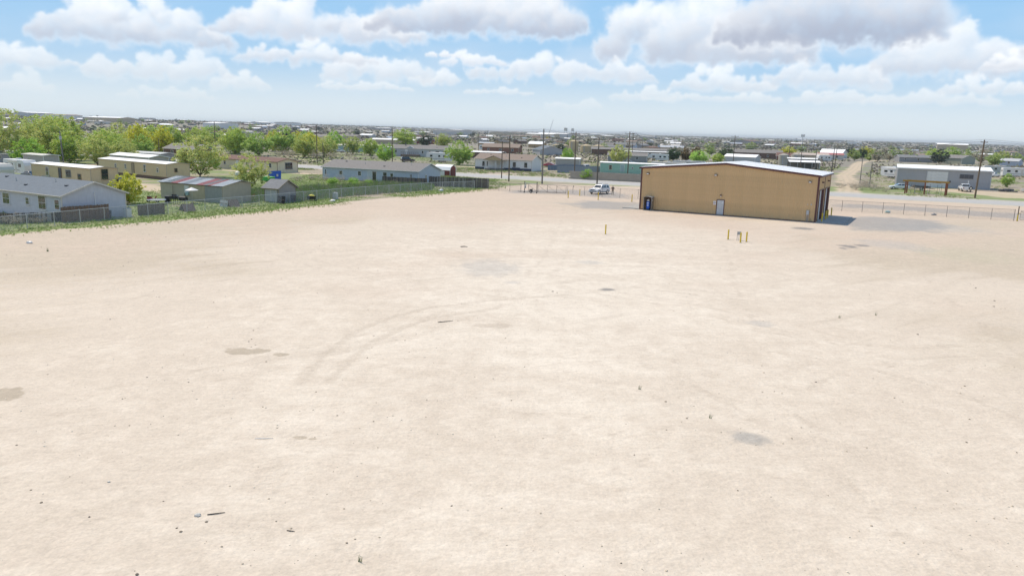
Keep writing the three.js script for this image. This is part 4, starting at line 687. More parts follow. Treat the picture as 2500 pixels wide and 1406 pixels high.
// +x is the front; body and cabin are side views drawn out to the car's width, the cabin narrower at the roof
function car(name, label, category, x, z, turn, kind, paintMat, group) {
  const t = thing(name, label, category, x, 0, z, turn, group);
  const K = { suv: { body: [[-2.3, .55], [-2.32, 1.05], [-2.2, 1.12], [.75, 1.14], [1.95, 1.0], [2.3, .88], [2.38, .62], [2.3, .42], [-2.2, .42]], cab: [[-2.22, 1.1], [-2.05, 1.72], [-1.7, 1.8], [.1, 1.8], [.35, 1.74], [.98, 1.12]], w: 1.9, r: .39, ax: [-1.4, 1.42], win: [[[-1.95, 1.2], [-1.8, 1.62], [-1.25, 1.66], [-1.05, 1.2]], [[-.9, 1.2], [-1.0, 1.66], [-.2, 1.67], [-.15, 1.2]], [[-.07, 1.2], [-.1, 1.67], [.25, 1.65], [.72, 1.2]]] },
    sedan: { body: [[-2.3, .5], [-2.32, .85], [-2.1, .98], [-1.5, 1.0], [.9, .96], [2.1, .78], [2.36, .6], [2.34, .35], [-2.2, .33]], cab: [[-1.75, .96], [-1.1, 1.38], [-.5, 1.47], [.1, 1.45], [1.05, .95]], w: 1.82, r: .33, ax: [-1.4, 1.42], win: [[[-1.35, 1.02], [-.98, 1.33], [-.4, 1.4], [-.35, 1.02]], [[-.25, 1.02], [-.28, 1.4], [.1, 1.38], [.72, 1.02]]] },
    pickup: { body: [[-2.8, .6], [-2.82, 1.15], [-.75, 1.15], [-.72, 1.18], [1.0, 1.18], [2.4, 1.08], [2.72, .95], [2.78, .62], [2.65, .48], [-2.7, .48]], cab: [[-.72, 1.14], [-.62, 1.75], [-.4, 1.82], [.5, 1.82], [.68, 1.76], [1.25, 1.16]], w: 1.98, r: .4, ax: [-1.75, 1.75], win: [[[-.5, 1.25], [-.45, 1.7], [-.02, 1.72], [0, 1.25]], [[.1, 1.25], [.1, 1.72], [.5, 1.7], [.98, 1.25]]] } }[kind];
  part('body', drawn(K.body, K.w, .07), paintMat, t);
  const cab = drawn(K.cab, K.w - .12, .05), p = cab.attributes.position, y0 = K.cab[0][1], y1 = Math.max(...K.cab.map((q) => q[1]));
  for (let i = 0; i < p.count; i++) p.setZ(i, p.getZ(i) * (1 - .16 * clamp((p.getY(i) - y0) / (y1 - y0)))); cab.computeVertexNormals();
  part('cabin', cab, paintMat, t);
  for (const s of [1, -1]) for (const w of K.win) {
    const g = drawn(w, .02, 0), q = g.attributes.position; for (let i = 0; i < q.count; i++) q.setZ(i, s * ((K.w - .12) / 2 * (1 - .16 * clamp((q.getY(i) - y0) / (y1 - y0))) + .008) + q.getZ(i)); g.computeVertexNormals();
    part('side_window', g, M.glass, t);
  }
  const n = K.cab.length, glassOn = (a, b, name) => { const w0 = K.w - .3, w1 = (K.w - .12) * .84 - .16, d = V(b[0] - a[0], b[1] - a[1], 0), o = V(-d.y, d.x, 0).normalize().multiplyScalar(name === 'windscreen' ? -.012 : .012), A = V(a[0], a[1], 0).addScaledVector(d, .1).add(o), B = V(a[0], a[1], 0).addScaledVector(d, .92).add(o), q = (P, w, z) => V(P.x, P.y, z * w / 2); if (name === 'windscreen') { A.sub(o).add(o.clone().multiplyScalar(-1)); } part(name, quads([[q(A, w0, -1), q(A, w0, 1), q(B, w1, 1), q(B, w1, -1)], [q(A, w0, 1), q(A, w0, -1), q(B, w1, -1), q(B, w1, 1)]].slice(0, 1)), M.glass, t).material = GLASS2; };
  const c = K.cab, ws = [c[n - 1], c[n - 2]], rw = [c[0], c[1]];
  { const d = [ws[1][0] - ws[0][0], ws[1][1] - ws[0][1]], l = Math.hypot(...d), nx = d[1] / l * .015, ny = -d[0] / l * .015; glassOn([ws[0][0] + nx, ws[0][1] + ny], [ws[1][0] + nx, ws[1][1] + ny], 'windshield'); }
  { const d = [rw[1][0] - rw[0][0], rw[1][1] - rw[0][1]], l = Math.hypot(...d), nx = -d[1] / l * .015, ny = d[0] / l * .015; glassOn([rw[0][0] + nx, rw[0][1] + ny], [rw[1][0] + nx, rw[1][1] + ny], 'rear_window'); }
  wheelSet(t, K.ax, K.r, K.w / 2);
  const fx = Math.max(...K.body.map((q) => q[0])), rx = Math.min(...K.body.map((q) => q[0])), hy = kind === 'sedan' ? .58 : .78;
  for (const s of [1, -1]) { part('headlight', bx(.1, .16, .34, fx - .03, hy, s * (K.w / 2 - .26)), M.headlamp, t); part('taillight', bx(.06, kind === 'sedan' ? .16 : .34, .16, rx - .005, hy - .02, s * (K.w / 2 - .14)), M.tail, t); part('wing_mirror', bx(.12, .14, .2, c[n - 1][0] - .22, c[n - 1][1] + .06, s * (K.w / 2 + .06)), paintMat, t); part('sill', bx(Math.abs(K.ax[1] - K.ax[0]) - 2 * K.r - .1, .14, .06, 0, K.body[0][1] - .2, s * (K.w / 2 - .02)), M.black, t); for (const ax of K.ax) part('wheel_arch', new THREE.TorusGeometry(K.r * 1.12, .05, 5, 12, Math.PI).translate(ax, K.r, s * (K.w / 2 - .0)), M.black, t); }
  part('grille', bx(.06, .2, K.w * .5, fx - .015, hy - .02, 0), M.black, t); part('bumper', bx(.14, .2, K.w * .92, fx - .03, .42, 0), kind === 'sedan' ? paintMat : M.midGrey, t); part('rear_bumper', bx(.14, .2, K.w * .92, rx + .02, .45, 0), kind === 'pickup' ? M.chrome : M.midGrey, t);
  if (kind === 'suv') for (const s of [1, -1]) part('roof_rail', bx(1.7, .05, .05, -.85, 1.83, s * .68), M.black, t);
  return t;
}
const GLASS2 = new THREE.MeshPhysicalMaterial({ color: lin(.022, .027, .032), roughness: .06, clearcoat: 1, clearcoatRoughness: .03, side: THREE.DoubleSide });
const carWhite = new THREE.MeshPhysicalMaterial({ color: lin(.74, .75, .76), roughness: .35, clearcoat: .8, clearcoatRoughness: .08 }), carBlack = new THREE.MeshPhysicalMaterial({ color: lin(.02, .022, .028), roughness: .3, clearcoat: 1 }), carBlue = new THREE.MeshPhysicalMaterial({ color: lin(.03, .045, .08), roughness: .3, clearcoat: 1 }), carRed = new THREE.MeshPhysicalMaterial({ color: lin(.45, .02, .06), roughness: .3, clearcoat: 1 }), carGrey = new THREE.MeshPhysicalMaterial({ color: lin(.25, .26, .28), roughness: .35, clearcoat: .8 });
car('off_roader', 'white off-road car parked facing the gate beside a standing person', 'car', 16.4, -150.9, rad(-130), 'suv', carWhite);
car('sedan', 'white sedan with dark windows parked before the grey workshop', 'car', 93.4, -190.6, rad(168), 'sedan', carWhite);
{ const t = car('pickup_truck', 'white pickup with spare wheel on its tailgate by the utility pole', 'pickup', 109.2, -190.2, rad(72), 'pickup', carWhite); const w = new THREE.Group(); w.name = 'spare_wheel'; w.position.set(-2.95, .95, .62); w.rotation.y = Math.PI / 2; t.add(w); part('tyre', new THREE.TorusGeometry(.3, .11, 8, 18), M.rubber, w); part('rim', cyl(.22, .22, .12, 0, -.06, 0, 14).rotateX(Math.PI / 2), M.chrome, w); part('mast', bar(V(-.3, 1.7, .5), V(-.3, 2.6, .5), .07, 8), M.white, t); }
car('pickup_truck', 'white pickup parked before the camper trailers at the right edge', 'pickup', 166.8, -274.5, rad(-150), 'pickup', carWhite);
car('sedan', 'black sedan behind the tan mobile home beside the yellow-green bush', 'car', -71.8, -142.3, rad(-40), 'sedan', carBlack);
car('sedan', 'dark blue sedan parked left of the tan mobile home', 'car', -93, -150.5, rad(-30), 'sedan', carBlue);
car('sedan', 'grey-blue sedan half hidden below the tan mobile home wall', 'car', -86.5, -146.3, rad(-33), 'sedan', carGrey);
car('off_roader', 'dark vehicle parked under the dark green tree beyond the road', 'car', -37, -270, rad(20), 'suv', carBlack);
car('pickup_truck', 'white pickup behind the metal fence left of the mint green trailer', 'pickup', 22, -246, rad(-60), 'pickup', carWhite);
car('sedan', 'bright red car behind the white house', 'car', 11.8, -262, rad(-20), 'sedan', carRed);
car('pickup_truck', 'dark red pickup in the lot behind the mint green trailer', 'pickup', 34, -262, rad(10), 'pickup', new THREE.MeshPhysicalMaterial({ color: lin(.12, .015, .015), roughness: .4, clearcoat: .7 }));
car('pickup_truck', 'white pickup among the trailers under the trees on the left', 'pickup', -107, -205, rad(150), 'pickup', carWhite);
car('sedan', 'pale car parked at the far end of the field on the left', 'car', -79, -354, rad(5), 'sedan', carWhite);
car('pickup_truck', 'white pickup far behind the mint green trailer lot', 'pickup', 43, -300, rad(0), 'pickup', carWhite);
// camper trailers
function camper(label, x, z, turn, L, kind = 'bumper', wall = M.white, band = M.midGrey) {
  const t = thing('camper_trailer', label, 'camper', x, 0, z, turn), W = 2.45, h0 = .62, h1 = 3.25, f = kind === 'fifth';
  const prof = f ? [[-L / 2, h0], [-L / 2, h1 - .12], [-L / 2 + .12, h1], [L / 2 - .5, h1 + .12], [L / 2 - .1, h1 - .15], [L / 2 + .25, 1.9], [L / 2 - .1, 1.5], [L / 2 - 2.6, 1.5], [L / 2 - 2.7, h0]] : [[-L / 2, h0], [-L / 2, h1 - .15], [-L / 2 + .15, h1], [L / 2 - .7, h1], [L / 2 - .2, h1 - .5], [L / 2, 2.2], [L / 2 - .15, h0]];
  part('body', drawn(prof, W, .06), wall, t);
  for (const s of [1, -1]) {
    for (const [u, w] of [[.18, 1.1], [.42, .8], [.78, 1.0]]) { const b = part('window', bx(w, .65, .03, -L / 2 + u * L, 1.85, s * (W / 2 + .01)), M.black, t); part('pane', bx(w - .1, .55, .03, -L / 2 + u * L, 1.9, s * (W / 2 + .018)), M.glass, b); }
    part('stripe', bx(L * .62, .16, .02, -.4, 1.15, s * (W / 2 + .008)), band, t);
  }
  part('door', bx(.65, 1.85, .03, L * .1, .75, W / 2 + .012), M.offwhite, t); part('roof_unit', drawn([[-.5, 0], [.5, 0], [.38, .28], [-.42, .28]], .7, .04).translate(-.3, h1 - .02, 0), M.white, t); part('awning', cyl(.07, .07, L * .45, 0, 0, 0, 8).rotateZ(Math.PI / 2).translate(L * .2, 2.95, W / 2 + .08), M.offwhite, t);
  part('end_window', bx(.03, .6, 1.2, -L / 2 - .01, 1.9, 0), M.glass, t);
  wheelSet(t, [-L * .12 - .42, -L * .12 + .42], .34, W / 2, .2);
  if (f) part('landing_leg', bx(.12, 1.5, .12, L / 2 - 2.0, 0, .7), M.black, t);
  part('hitch', f ? bx(.2, 1.0, .2, L / 2 - 1.2, .55, 0) : [bar(V(L / 2 - .2, .6, .6), V(L / 2 + 1, .5, 0), .06), bar(V(L / 2 - .2, .6, -.6), V(L / 2 + 1, .5, 0), .06)], M.black, t);
  return t;
}
camper('white fifth-wheel camper beside the round green tree beyond the road', -26.6, -275.5, rad(150), 9.5, 'fifth');
camper('white travel camper with rounded end at the left picture edge', -99.5, -157.5, rad(-33), 8.5, 'bumper');
camper('cream camper at the very left picture edge with brown stripe', -94.2, -142.5, rad(-33), 7, 'bumper', M.offwhite, M.rust);
camper('white camper standing left of the grey metal workshop, front one', 119.2, -246.5, rad(-60), 8, 'fifth');
camper('white camper standing left of the grey metal workshop, rear one', 123.5, -256, rad(-60), 8.5, 'bumper');
camper('grey and white camper at the right edge, the upper left one', 184, -301, rad(-15), 9.5, 'bumper', M.paleGrey);
camper('large white camper at the right picture edge, behind the small tree', 178, -279, rad(-15), 10, 'fifth', M.white);
camper('white camper cut off by the right picture edge, the lowest one', 172, -258, rad(-35), 8, 'bumper');
camper('white fifth-wheel in the lot behind the mint green trailer, left one', 54.5, -345, rad(-10), 8, 'fifth');
camper('white fifth-wheel in the lot behind the mint green trailer, right one', 62.5, -343, rad(160), 8, 'fifth');
camper('white camper beside the red roofed house at the far lane', 160, -410, rad(200), 8, 'fifth');
camper('small white camper behind the brown brick house in the centre', -17, -445, rad(-10), 7, 'bumper');
camper('long white camper roof right behind the mint green trailer', 48, -245, rad(-19), 11, 'bumper', M.offwhite, M.yellow);
camper('pale camper partly hidden behind the tan shop roof, left one', 58, -262, rad(-19), 11, 'bumper', M.paleGrey);
{ // low flat trailer by the sedan
  const t = thing('utility_trailer', 'low dark utility trailer standing behind the rusty frame', 'trailer', 97.6, 0, -188.2, rad(-10)); part('bed', bx(3.6, .12, 1.8, 0, .6, 0), M.darkGrey, t); for (const s of [1, -1]) part('side_board', bx(3.6, .4, .06, 0, .72, s * .87), M.woodDark, t); part('headboard', bx(.06, .6, 1.7, -1.77, .72, 0), M.woodDark, t); wheelSet(t, [.2], .33, .95, .2); part('drawbar', bar(V(1.8, .6, 0), V(3.1, .45, 0), .06), M.black, t);
}
// ---------------------------------------------------------------- the person by the car
{
  const J = { hip: [0, .93, 0, .155], chest: [0, 1.25, .0, .165], neck: [0, 1.47, .0, .07], head: [0, 1.60, .02, .105],
    shL: [-.19, 1.40, 0, .075], shR: [.19, 1.40, 0, .075], elL: [-.27, 1.13, .04, .052], elR: [.27, 1.13, .04, .052], haL: [-.09, 1.12, .27, .042], haR: [.09, 1.12, .27, .042],
    hpL: [-.09, .9, 0, .105], hpR: [.09, .9, 0, .105], knL: [-.12, .5, .02, .07], knR: [.12, .5, .02, .07], anL: [-.14, .09, -.01, .05], anR: [.14, .09, -.01, .05], toL: [-.16, .05, .16, .042], toR: [.16, .05, .16, .042] };
  const bones = [['hip', 'chest'], ['chest', 'neck'], ['chest', 'shL'], ['chest', 'shR'], ['shL', 'elL'], ['shR', 'elR'], ['elL', 'haL'], ['elR', 'haR'], ['hip', 'hpL'], ['hip', 'hpR'], ['hpL', 'knL'], ['hpR', 'knR'], ['knL', 'anL'], ['knR', 'anR'], ['anL', 'toL'], ['anR', 'toR'], ['neck', 'head']];
  const capsule = (p, a, b) => { const ax = p[0] - a[0], ay = p[1] - a[1], az = p[2] - a[2], bx_ = b[0] - a[0], by = b[1] - a[1], bz = b[2] - a[2], h = clamp((ax * bx_ + ay * by + az * bz) / (bx_ * bx_ + by * by + bz * bz)); return Math.hypot(ax - bx_ * h, ay - by * h, az - bz * h) - mix(a[3], b[3], h); };
  const smin = (a, b, k) => { const h = clamp(.5 + .5 * (b - a) / k); return mix(b, a, h) - k * h * (1 - h); };
  function mesh(res, c, half, f) {
    const mc = new MarchingCubes(res, M.skin, false, false, 60000); mc.isolation = 0;
    for (let z = 0; z < res; z++) for (let y = 0; y < res; y++) for (let x = 0; x < res; x++) mc.field[z * res * res + y * res + x] = -f([c[0] + (x / (res / 2) - 1) * half, c[1] + (y / (res / 2) - 1) * half, c[2] + (z / (res / 2) - 1) * half]);
    mc.update();
    const g = new THREE.BufferGeometry(), n = mc.count;
    g.setAttribute('position', new THREE.BufferAttribute(mc.positionArray.slice(0, n * 3), 3)); g.setAttribute('normal', new THREE.BufferAttribute(mc.normalArray.slice(0, n * 3), 3)); g.setAttribute('uv', new THREE.BufferAttribute(new Float32Array(n * 2), 2));
    return g.scale(half, half, half).translate(...c);
  }
  const body = mesh(110, [0, .89, .05], .95, (p) => { let d = 9; for (const [a, b] of bones) if (b !== 'head') d = smin(d, capsule(p, J[a], J[b]), .045); return d; });
  const col = [], pos = body.attributes.position;
  const head = mesh(48, [0, 1.6, .02], .19, (p) => { let d = Math.hypot(p[0] / .082, (p[1] - 1.61) / .118, (p[2] - .02) / .1) * .09 - .09; d = smin(d, capsule(p, [0, 1.44, 0, .058], [0, 1.55, .01, .055]), .03); d = smin(d, capsule(p, [0, 1.615, .11, .012], [0, 1.59, .128, .016]), .015); for (const s of [1, -1]) d = smin(d, capsule(p, [s * .085, 1.62, .01, .014], [s * .086, 1.585, .01, .012]), .01); for (const s of [1, -1]) d = Math.max(d, -(Math.hypot(p[0] - s * .033, p[1] - 1.622, p[2] - .118) - .014)); return d; });
  const fingers = []; for (const s of [1, -1]) { for (let k = 0; k < 4; k++) { const y = 1.145 - k * .018; fingers.push(bar(V(s * .1, y, .29), V(s * .075, y - .004, .335), .009, 6), bar(V(s * .075, y - .004, .335), V(s * .045, y - .006, .33 - k * .004), .008, 6)); } fingers.push(bar(V(s * .095, 1.15, .26), V(s * .06, 1.165, .3), .01, 6)); }
  const whole = merge([body, head, ...fingers]), P = whole.attributes.position;
  for (let i = 0; i < P.count; i++) { const y = P.getY(i), ax = Math.abs(P.getX(i)), z = P.getZ(i); const c = y > 1.46 ? (y > 1.655 || (z < -.01 && y > 1.55) ? [.03, .02, .015] : [.42, .25, .17]) : y < .1 ? [.03, .028, .026] : y < .95 && z < .2 ? [.30, .26, .20] : (z > .14 || (ax > .2 && y < 1.2)) ? [.42, .25, .17] : [.02, .02, .024]; col.push(...c); }
  whole.setAttribute('color', new THREE.Float32BufferAttribute(col, 3));
  const t = thing('person', 'person in black shirt and khaki trousers standing behind the white off-roader, hands raised', 'person', 18.75, 0, -149.4, rad(-8));
  part('body', whole, new THREE.MeshStandardMaterial({ vertexColors: true, roughness: .85 }), t);
  const rc = thing('remote_control', 'small dark remote control held by the standing person', 'remote', ...((a) => [a[0], 1.125, a[1]])(along(18.75, -149.4, rad(-8), 0, .325)), rad(-8)); part('case', drawn([[-.06, 0], [.06, 0], [.07, .03], [-.07, .03]], .08, .005), M.paleGrey, rc); part('screen_panel', bx(.13, .08, .012, 0, .03, .03).rotateX(-.5), M.black, rc);
}

// ---------------------------------------------------------------- trees, bushes, grass
const leafMat = (extra = {}) => new THREE.MeshPhysicalMaterial({ color: lin(1, 1, 1), vertexColors: true, roughness: .85, transmission: .45, thickness: 0, ior: 1.3, side: THREE.DoubleSide, ...extra });
const LEAF = leafMat(), NEEDLE = new THREE.MeshStandardMaterial({ vertexColors: true, roughness: .95, side: THREE.DoubleSide });
function leaves(R, spots, count, size, tint, vary, droop = 0) {
  const pos = new Float32Array(count * 12), nor = new Float32Array(count * 12), col = new Float32Array(count * 12), uv = new Float32Array(count * 8), idx = new Uint32Array(count * 6), a = V(), b = V(), n = V(), c = V();
  const gauss = () => (R() + R() + R() - 1.5) * .82;
  for (let i = 0; i < count; i++) {
    const s = spots[Math.floor(R() * spots.length)];
    c.set(s[0] + gauss() * s[3], s[1] + gauss() * s[3] * .8 - (droop ? R() * R() * droop : 0), s[2] + gauss() * s[3]);
    n.set(R() - .5, R() * .9 + .05, R() - .5).normalize(); a.set(R() - .5, R() - .5, R() - .5).cross(n).normalize(); b.crossVectors(n, a);
    const w = size * (.6 + R() * .8), l = w * (1 + R() * .7) * (droop ? 1.6 : 1), v = 1 + (R() - .5) * vary, h = (R() - .5) * vary;
    const k = [[-.5, -.5], [.5, -.35], [.4, .5], [-.35, .45]];
    for (let q = 0; q < 4; q++) {
      const o = (i * 4 + q) * 3; const x = k[q][0] * w, y = k[q][1] * l;
      pos[o] = c.x + a.x * x + b.x * y; pos[o + 1] = c.y + a.y * x + b.y * y; pos[o + 2] = c.z + a.z * x + b.z * y;
      nor[o] = n.x; nor[o + 1] = n.y; nor[o + 2] = n.z;
      col[o] = tint[0] * v * (1 + h * .7); col[o + 1] = tint[1] * v; col[o + 2] = tint[2] * v * (1 - h * .5);
    }
    idx.set([i * 4, i * 4 + 1, i * 4 + 2, i * 4, i * 4 + 2, i * 4 + 3], i * 6);
  }
  const g = new THREE.BufferGeometry(); g.setAttribute('position', new THREE.BufferAttribute(pos, 3)); g.setAttribute('normal', new THREE.BufferAttribute(nor, 3)); g.setAttribute('color', new THREE.BufferAttribute(col, 3)); g.setAttribute('uv', new THREE.BufferAttribute(uv, 2)); g.setIndex(new THREE.BufferAttribute(idx, 1));
  return g;
}
// a tree one metre tall; scaled when placed
function treeKind(seed, { spread = .42, fork = .16, limbs = 5, leaf = .028, count = 3200, tint = [.17, .25, .05], vary = .5, cluster = .085, up = 1.1, droop = 0, mat = LEAF, twigs = 3, trunk = .017, low = 0, fill = 46, fat = .40, base = .20 }) {
  const R = rng(seed), wood = [], spots = [];
  const grow = (p, d, len, r, lv) => {
    const bend = V(R() - .5, (R() - .5) * .5, R() - .5).multiplyScalar(.35), m = p.clone().addScaledVector(d, len * .5), e = m.clone().addScaledVector(d.clone().addScaledVector(bend, .6).normalize(), len * .5);
    wood.push(bar(p, m, r, lv ? 4 : 7, r * .85), bar(m, e, r * .85, lv ? 4 : 7, r * .6));
    if (lv >= 1) spots.push([m.x, m.y, m.z, cluster * .8]);
    if (lv >= 2) { spots.push([e.x, e.y, e.z, cluster]); if (lv >= 3) return; }
    const n = lv === 0 ? limbs : twigs;
    for (let k = 0; k < n; k++) {
      const az = (k + R() * .8) / n * Math.PI * 2, tilt = lv === 0 ? spread * (.6 + R() * .9) * 1.5 : .35 + R() * .75;
      const side = V(Math.cos(az), 0, Math.sin(az)), dd = d.clone().multiplyScalar(Math.cos(tilt)).addScaledVector(side, Math.sin(tilt)).add(V(0, up * .18, 0)).normalize();
      grow(k % 2 && lv ? m : e, dd, len * (lv === 0 ? (.9 - fork) * .5 / Math.max(len, .01) * .72 : .62 + R() * .16), r * (lv === 0 ? .5 : .58), lv + 1);
    }
  };
  grow(V(0, -.01, 0), V((R() - .5) * .12, 1, (R() - .5) * .12).normalize(), fork, trunk, 0);
  if (low) for (let k = 0; k < low; k++) { const a = R() * 6.28, q = .12 + R() * .22; spots.push([Math.cos(a) * q, .14 + R() * .2, Math.sin(a) * q, cluster]); }
  for (let k = 0; k < fill; k++) {                       // outer sprays: an uneven egg of small clumps from low on the limbs to the top
    const a = R() * 6.28, e = Math.acos(1 - 2 * R()), q = .55 + R() * .42, lob = 1 + .28 * Math.sin(a * 3 + seed) * Math.sin(e);
    spots.push([Math.sin(e) * Math.cos(a) * fat * q * lob, base + (.95 - base) * (.5 + .5 * Math.cos(e) * q), Math.sin(e) * Math.sin(a) * fat * q * lob, cluster * (.55 + R() * .5)]);
  }
  let top = 0; for (const s of spots) top = Math.max(top, s[1] + s[3] * .9);
  const k = 1 / top, w = merge(wood).scale(k, k, k), c = leaves(R, spots, count, leaf / k, tint, vary, droop).scale(k, k, k);
  return { wood: w, crown: c, mat };
}
const TREES = {
  elm: treeKind(11, { count: 8500, fork: .04, limbs: 6, tint: [0.479, 0.594, 0.11], leaf: .022, base: -.04, fat: .44, fill: 190 }), elm2: treeKind(23, { count: 7600, spread: .34, limbs: 5, fork: .05, tint: [0.49, 0.56, 0.145], cluster: .06, leaf: .021, fat: .40, base: .0, fill: 190 }), elm3: treeKind(37, { count: 8400, spread: .5, limbs: 7, fork: .04, tint: [0.41, 0.56, 0.115], cluster: .07, leaf: .023, fat: .48, base: -.04, fill: 190 }),
  sparse: treeKind(41, { count: 8000, spread: .42, limbs: 7, fork: .05, tint: [0.536, 0.582, 0.175], cluster: .07, leaf: .019, fill: 150, base: .04, fat: .45 }), golden: treeKind(53, { count: 8400, spread: .4, limbs: 6, fork: .04, tint: [0.65, 0.65, 0.07], cluster: .065, leaf: .023, base: -.02, fill: 190, fat: .42 }), bush: treeKind(61, { count: 7000, spread: .62, limbs: 8, fork: .03, tint: [0.376, 0.582, 0.075], cluster: .08, low: 14, trunk: .012, leaf: .026, base: .04, fat: .46, fill: 150 }),
  dark: treeKind(71, { count: 6500, spread: .5, limbs: 7, fork: .05, tint: [.09, .14, .06], cluster: .09, low: 18, mat: NEEDLE, leaf: .031, base: .04, fat: .42, fill: 120 }), cedar: treeKind(79, { count: 6500, spread: .42, limbs: 7, fork: .05, tint: [.24, .165, .07], cluster: .09, low: 18, mat: NEEDLE, vary: .9, leaf: .031, base: .04, fat: .38, fill: 120 }), willow: treeKind(83, { count: 8000, spread: .55, limbs: 6, fork: .12, tint: [.50, .70, .16], cluster: .065, droop: .3, leaf: .02, base: .3, fat: .46, fill: 110 }),
  twiggy: treeKind(89, { count: 2200, spread: .6, limbs: 9, fork: .03, tint: [.42, .38, .31], cluster: .09, leaf: .018, trunk: .006, fill: 90, base: .04, fat: .5 }), far: treeKind(97, { count: 1000, limbs: 5, twigs: 2, fork: .05, leaf: .058, tint: [.36, .46, .12], cluster: .09, fill: 50, base: .06, fat: .48 }), farDark: treeKind(101, { count: 1000, limbs: 5, twigs: 2, fork: .05, leaf: .064, tint: [.085, .115, .07], cluster: .09, low: 10, mat: NEEDLE, fill: 50, base: .05, fat: .5 }), farBare: treeKind(103, { count: 760, limbs: 5, twigs: 2, fork: .05, leaf: .054, tint: [.38, .36, .26], cluster: .1, low: 6, fill: 40, base: .06, fat: .5 }),
};
const RT = rng(606);
function tree(kind, name, label, x, z, h, wide = 1, group) {
  const k = TREES[kind], t = thing(name, label, /bush|shrub/.test(name) ? 'bush' : 'tree', x, hillAt(x, z), z, RT() * 6.28, group);
  t.scale.set(h * wide, h, h * wide);
  part(/bush|shrub/.test(name) ? 'stem' : 'trunk', k.wood, M.bark, t); part('crown', k.crown, k.mat, t);
  return t;
}
tree('sparse', 'leafy_tree', 'tallest tree at the left picture edge with dark bare limbs showing', -132, -206, 14.2, 1.0);
tree('elm2', 'leafy_tree', 'broad pale green tree just right of the tallest left-edge tree', -128, -222, 13, 1.25);
tree('elm', 'leafy_tree', 'bright green tree behind the white camper on the left', -118, -208, 9, 1.2);
tree('bush', 'leafy_tree', 'low vivid green tree below the tallest left-edge tree', -123, -199, 7, 1.1);
tree('sparse', 'leafy_tree', 'thin airy tree beside the leaning pole with white transformer', -106, -199, 8.2, 1.1);
tree('sparse', 'leafy_tree', 'slender tree with few leaves right behind the tan mobile home roof', -100, -203, 7.2, .7);
tree('golden', 'leafy_tree', 'golden green twin-topped tree above the white trailer roofs', -128, -268, 11.2, .9);
tree('golden', 'leafy_tree', 'second golden green tree touching the twin-topped one', -121, -270, 10.6, .8);
tree('elm3', 'leafy_tree', 'round mid green tree over the bright white trailer roof', -117, -247, 7.8, 1);
tree('elm2', 'leafy_tree', 'olive tree standing behind the dark brown house', -113, -283, 9.8, 1.1);
tree('sparse', 'leafy_tree', 'large airy willow-green tree standing above the patchwork roofed shed', -67.5, -167.7, 9.2, 1.25);
tree('sparse', 'leafy_tree', 'small tree right of the patchwork roofed shed', -47.2, -139.7, 6.6, 1.05);
tree('golden', 'yellow_bush', 'vivid yellow-green bush tree beside the grey house gable', -54.3, -109.5, 4.6, 1.1);
tree('bush', 'young_bush', 'slim fresh green bush before the maroon roofed home', -75.5, -197, 4.2, .6);
tree('elm', 'leafy_tree', 'large green tree in the belt above the maroon roofed home, left one', -107, -300, 11, 1);
tree('elm3', 'leafy_tree', 'large green tree in the belt above the maroon roofed home, tallest', -92, -312, 11.6, 1.05);
tree('elm2', 'leafy_tree', 'grey-green airy tree right of the tall belt tree', -76, -284, 8.4, 1.25);
tree('sparse', 'leafy_tree', 'sparse grey-green tree at the right end of the belt', -70, -292, 8.2, 1.2);
tree('elm', 'leafy_tree', 'dark green small tree alone left of the field poles', -105, -396, 7.4, .95);
tree('bush', 'leafy_tree', 'bright round tree behind the pale teal trailer', -87, -380, 9.6, 1.0);
tree('bush', 'round_bush', 'dense bright green tree beside the deck house, lower part darker', -44.3, -268, 6.6, .95);
tree('elm3', 'leafy_tree', 'round green tree right of the white fifth-wheel beyond the road', -18.3, -258.5, 8.4, 1.15);
tree('elm', 'leafy_tree', 'green tree behind the deck house roof, left one', -66, -470, 12, 1.3);
tree('elm2', 'leafy_tree', 'green tree behind the deck house roof, right one', -42, -452, 9.6, 1.3);
tree('sparse', 'leafy_tree', 'airy grey-green tree behind the corrugated metal fence', 39.5, -300, 7.8, 1.2);
tree('bush', 'leafy_tree', 'bright green bushy tree beside the tan storage tanks', 22, -330, 5.4, .9);
tree('bush', 'roadside_bush', 'olive green bush growing against the block wall', 18.2, -197.3, 2.7, 1.25);
tree('dark', 'evergreen_tree', 'dark evergreen left of the willow, with brown sides', 70, -350, 6.8, 1.05);
tree('cedar', 'evergreen_tree', 'rust brown cedar between dark evergreen and willow', 76, -352, 6.2, 1.0);
tree('willow', 'willow_tree', 'pale green weeping tree above the tan shop roof', 75, -322, 6.4, 1.25);
tree('elm', 'leafy_tree', 'fresh green tree right of the weeping one above the shop roof', 84, -328, 5.0, 1.2);
tree('cedar', 'evergreen_tree', 'brown cedar behind the weeping tree', 88, -384, 6.4, 1.0);
tree('dark', 'evergreen_tree', 'dark green round evergreen at the right of the group above the shop', 100, -374, 7.2, 1.15);
tree('elm3', 'leafy_tree', 'small tree on the grass at the right, before the campers', 133.8, -213.5, 4.0, .85);
tree('golden', 'leafy_tree', 'wide yellow-green tree at the far right distance', 230, -520, 8, 1.5);
tree('golden', 'leafy_tree', 'bright yellow-green tree left of the sandy lane top', 152, -440, 7.6, 1.6);
tree('dark', 'evergreen_tree', 'dark round evergreen beside the upper end of the sandy lane', 214, -488, 7.4, .95);
tree('elm', 'leafy_tree', 'green tree far right behind the grey workshop, left one', 248, -470, 8.4, 1.2); tree('elm3', 'leafy_tree', 'green tree far right behind the grey workshop, middle one', 270, -490, 9.6, 1.2); tree('elm2', 'leafy_tree', 'green tree far right behind the grey workshop, right one', 290, -470, 8, 1.3);
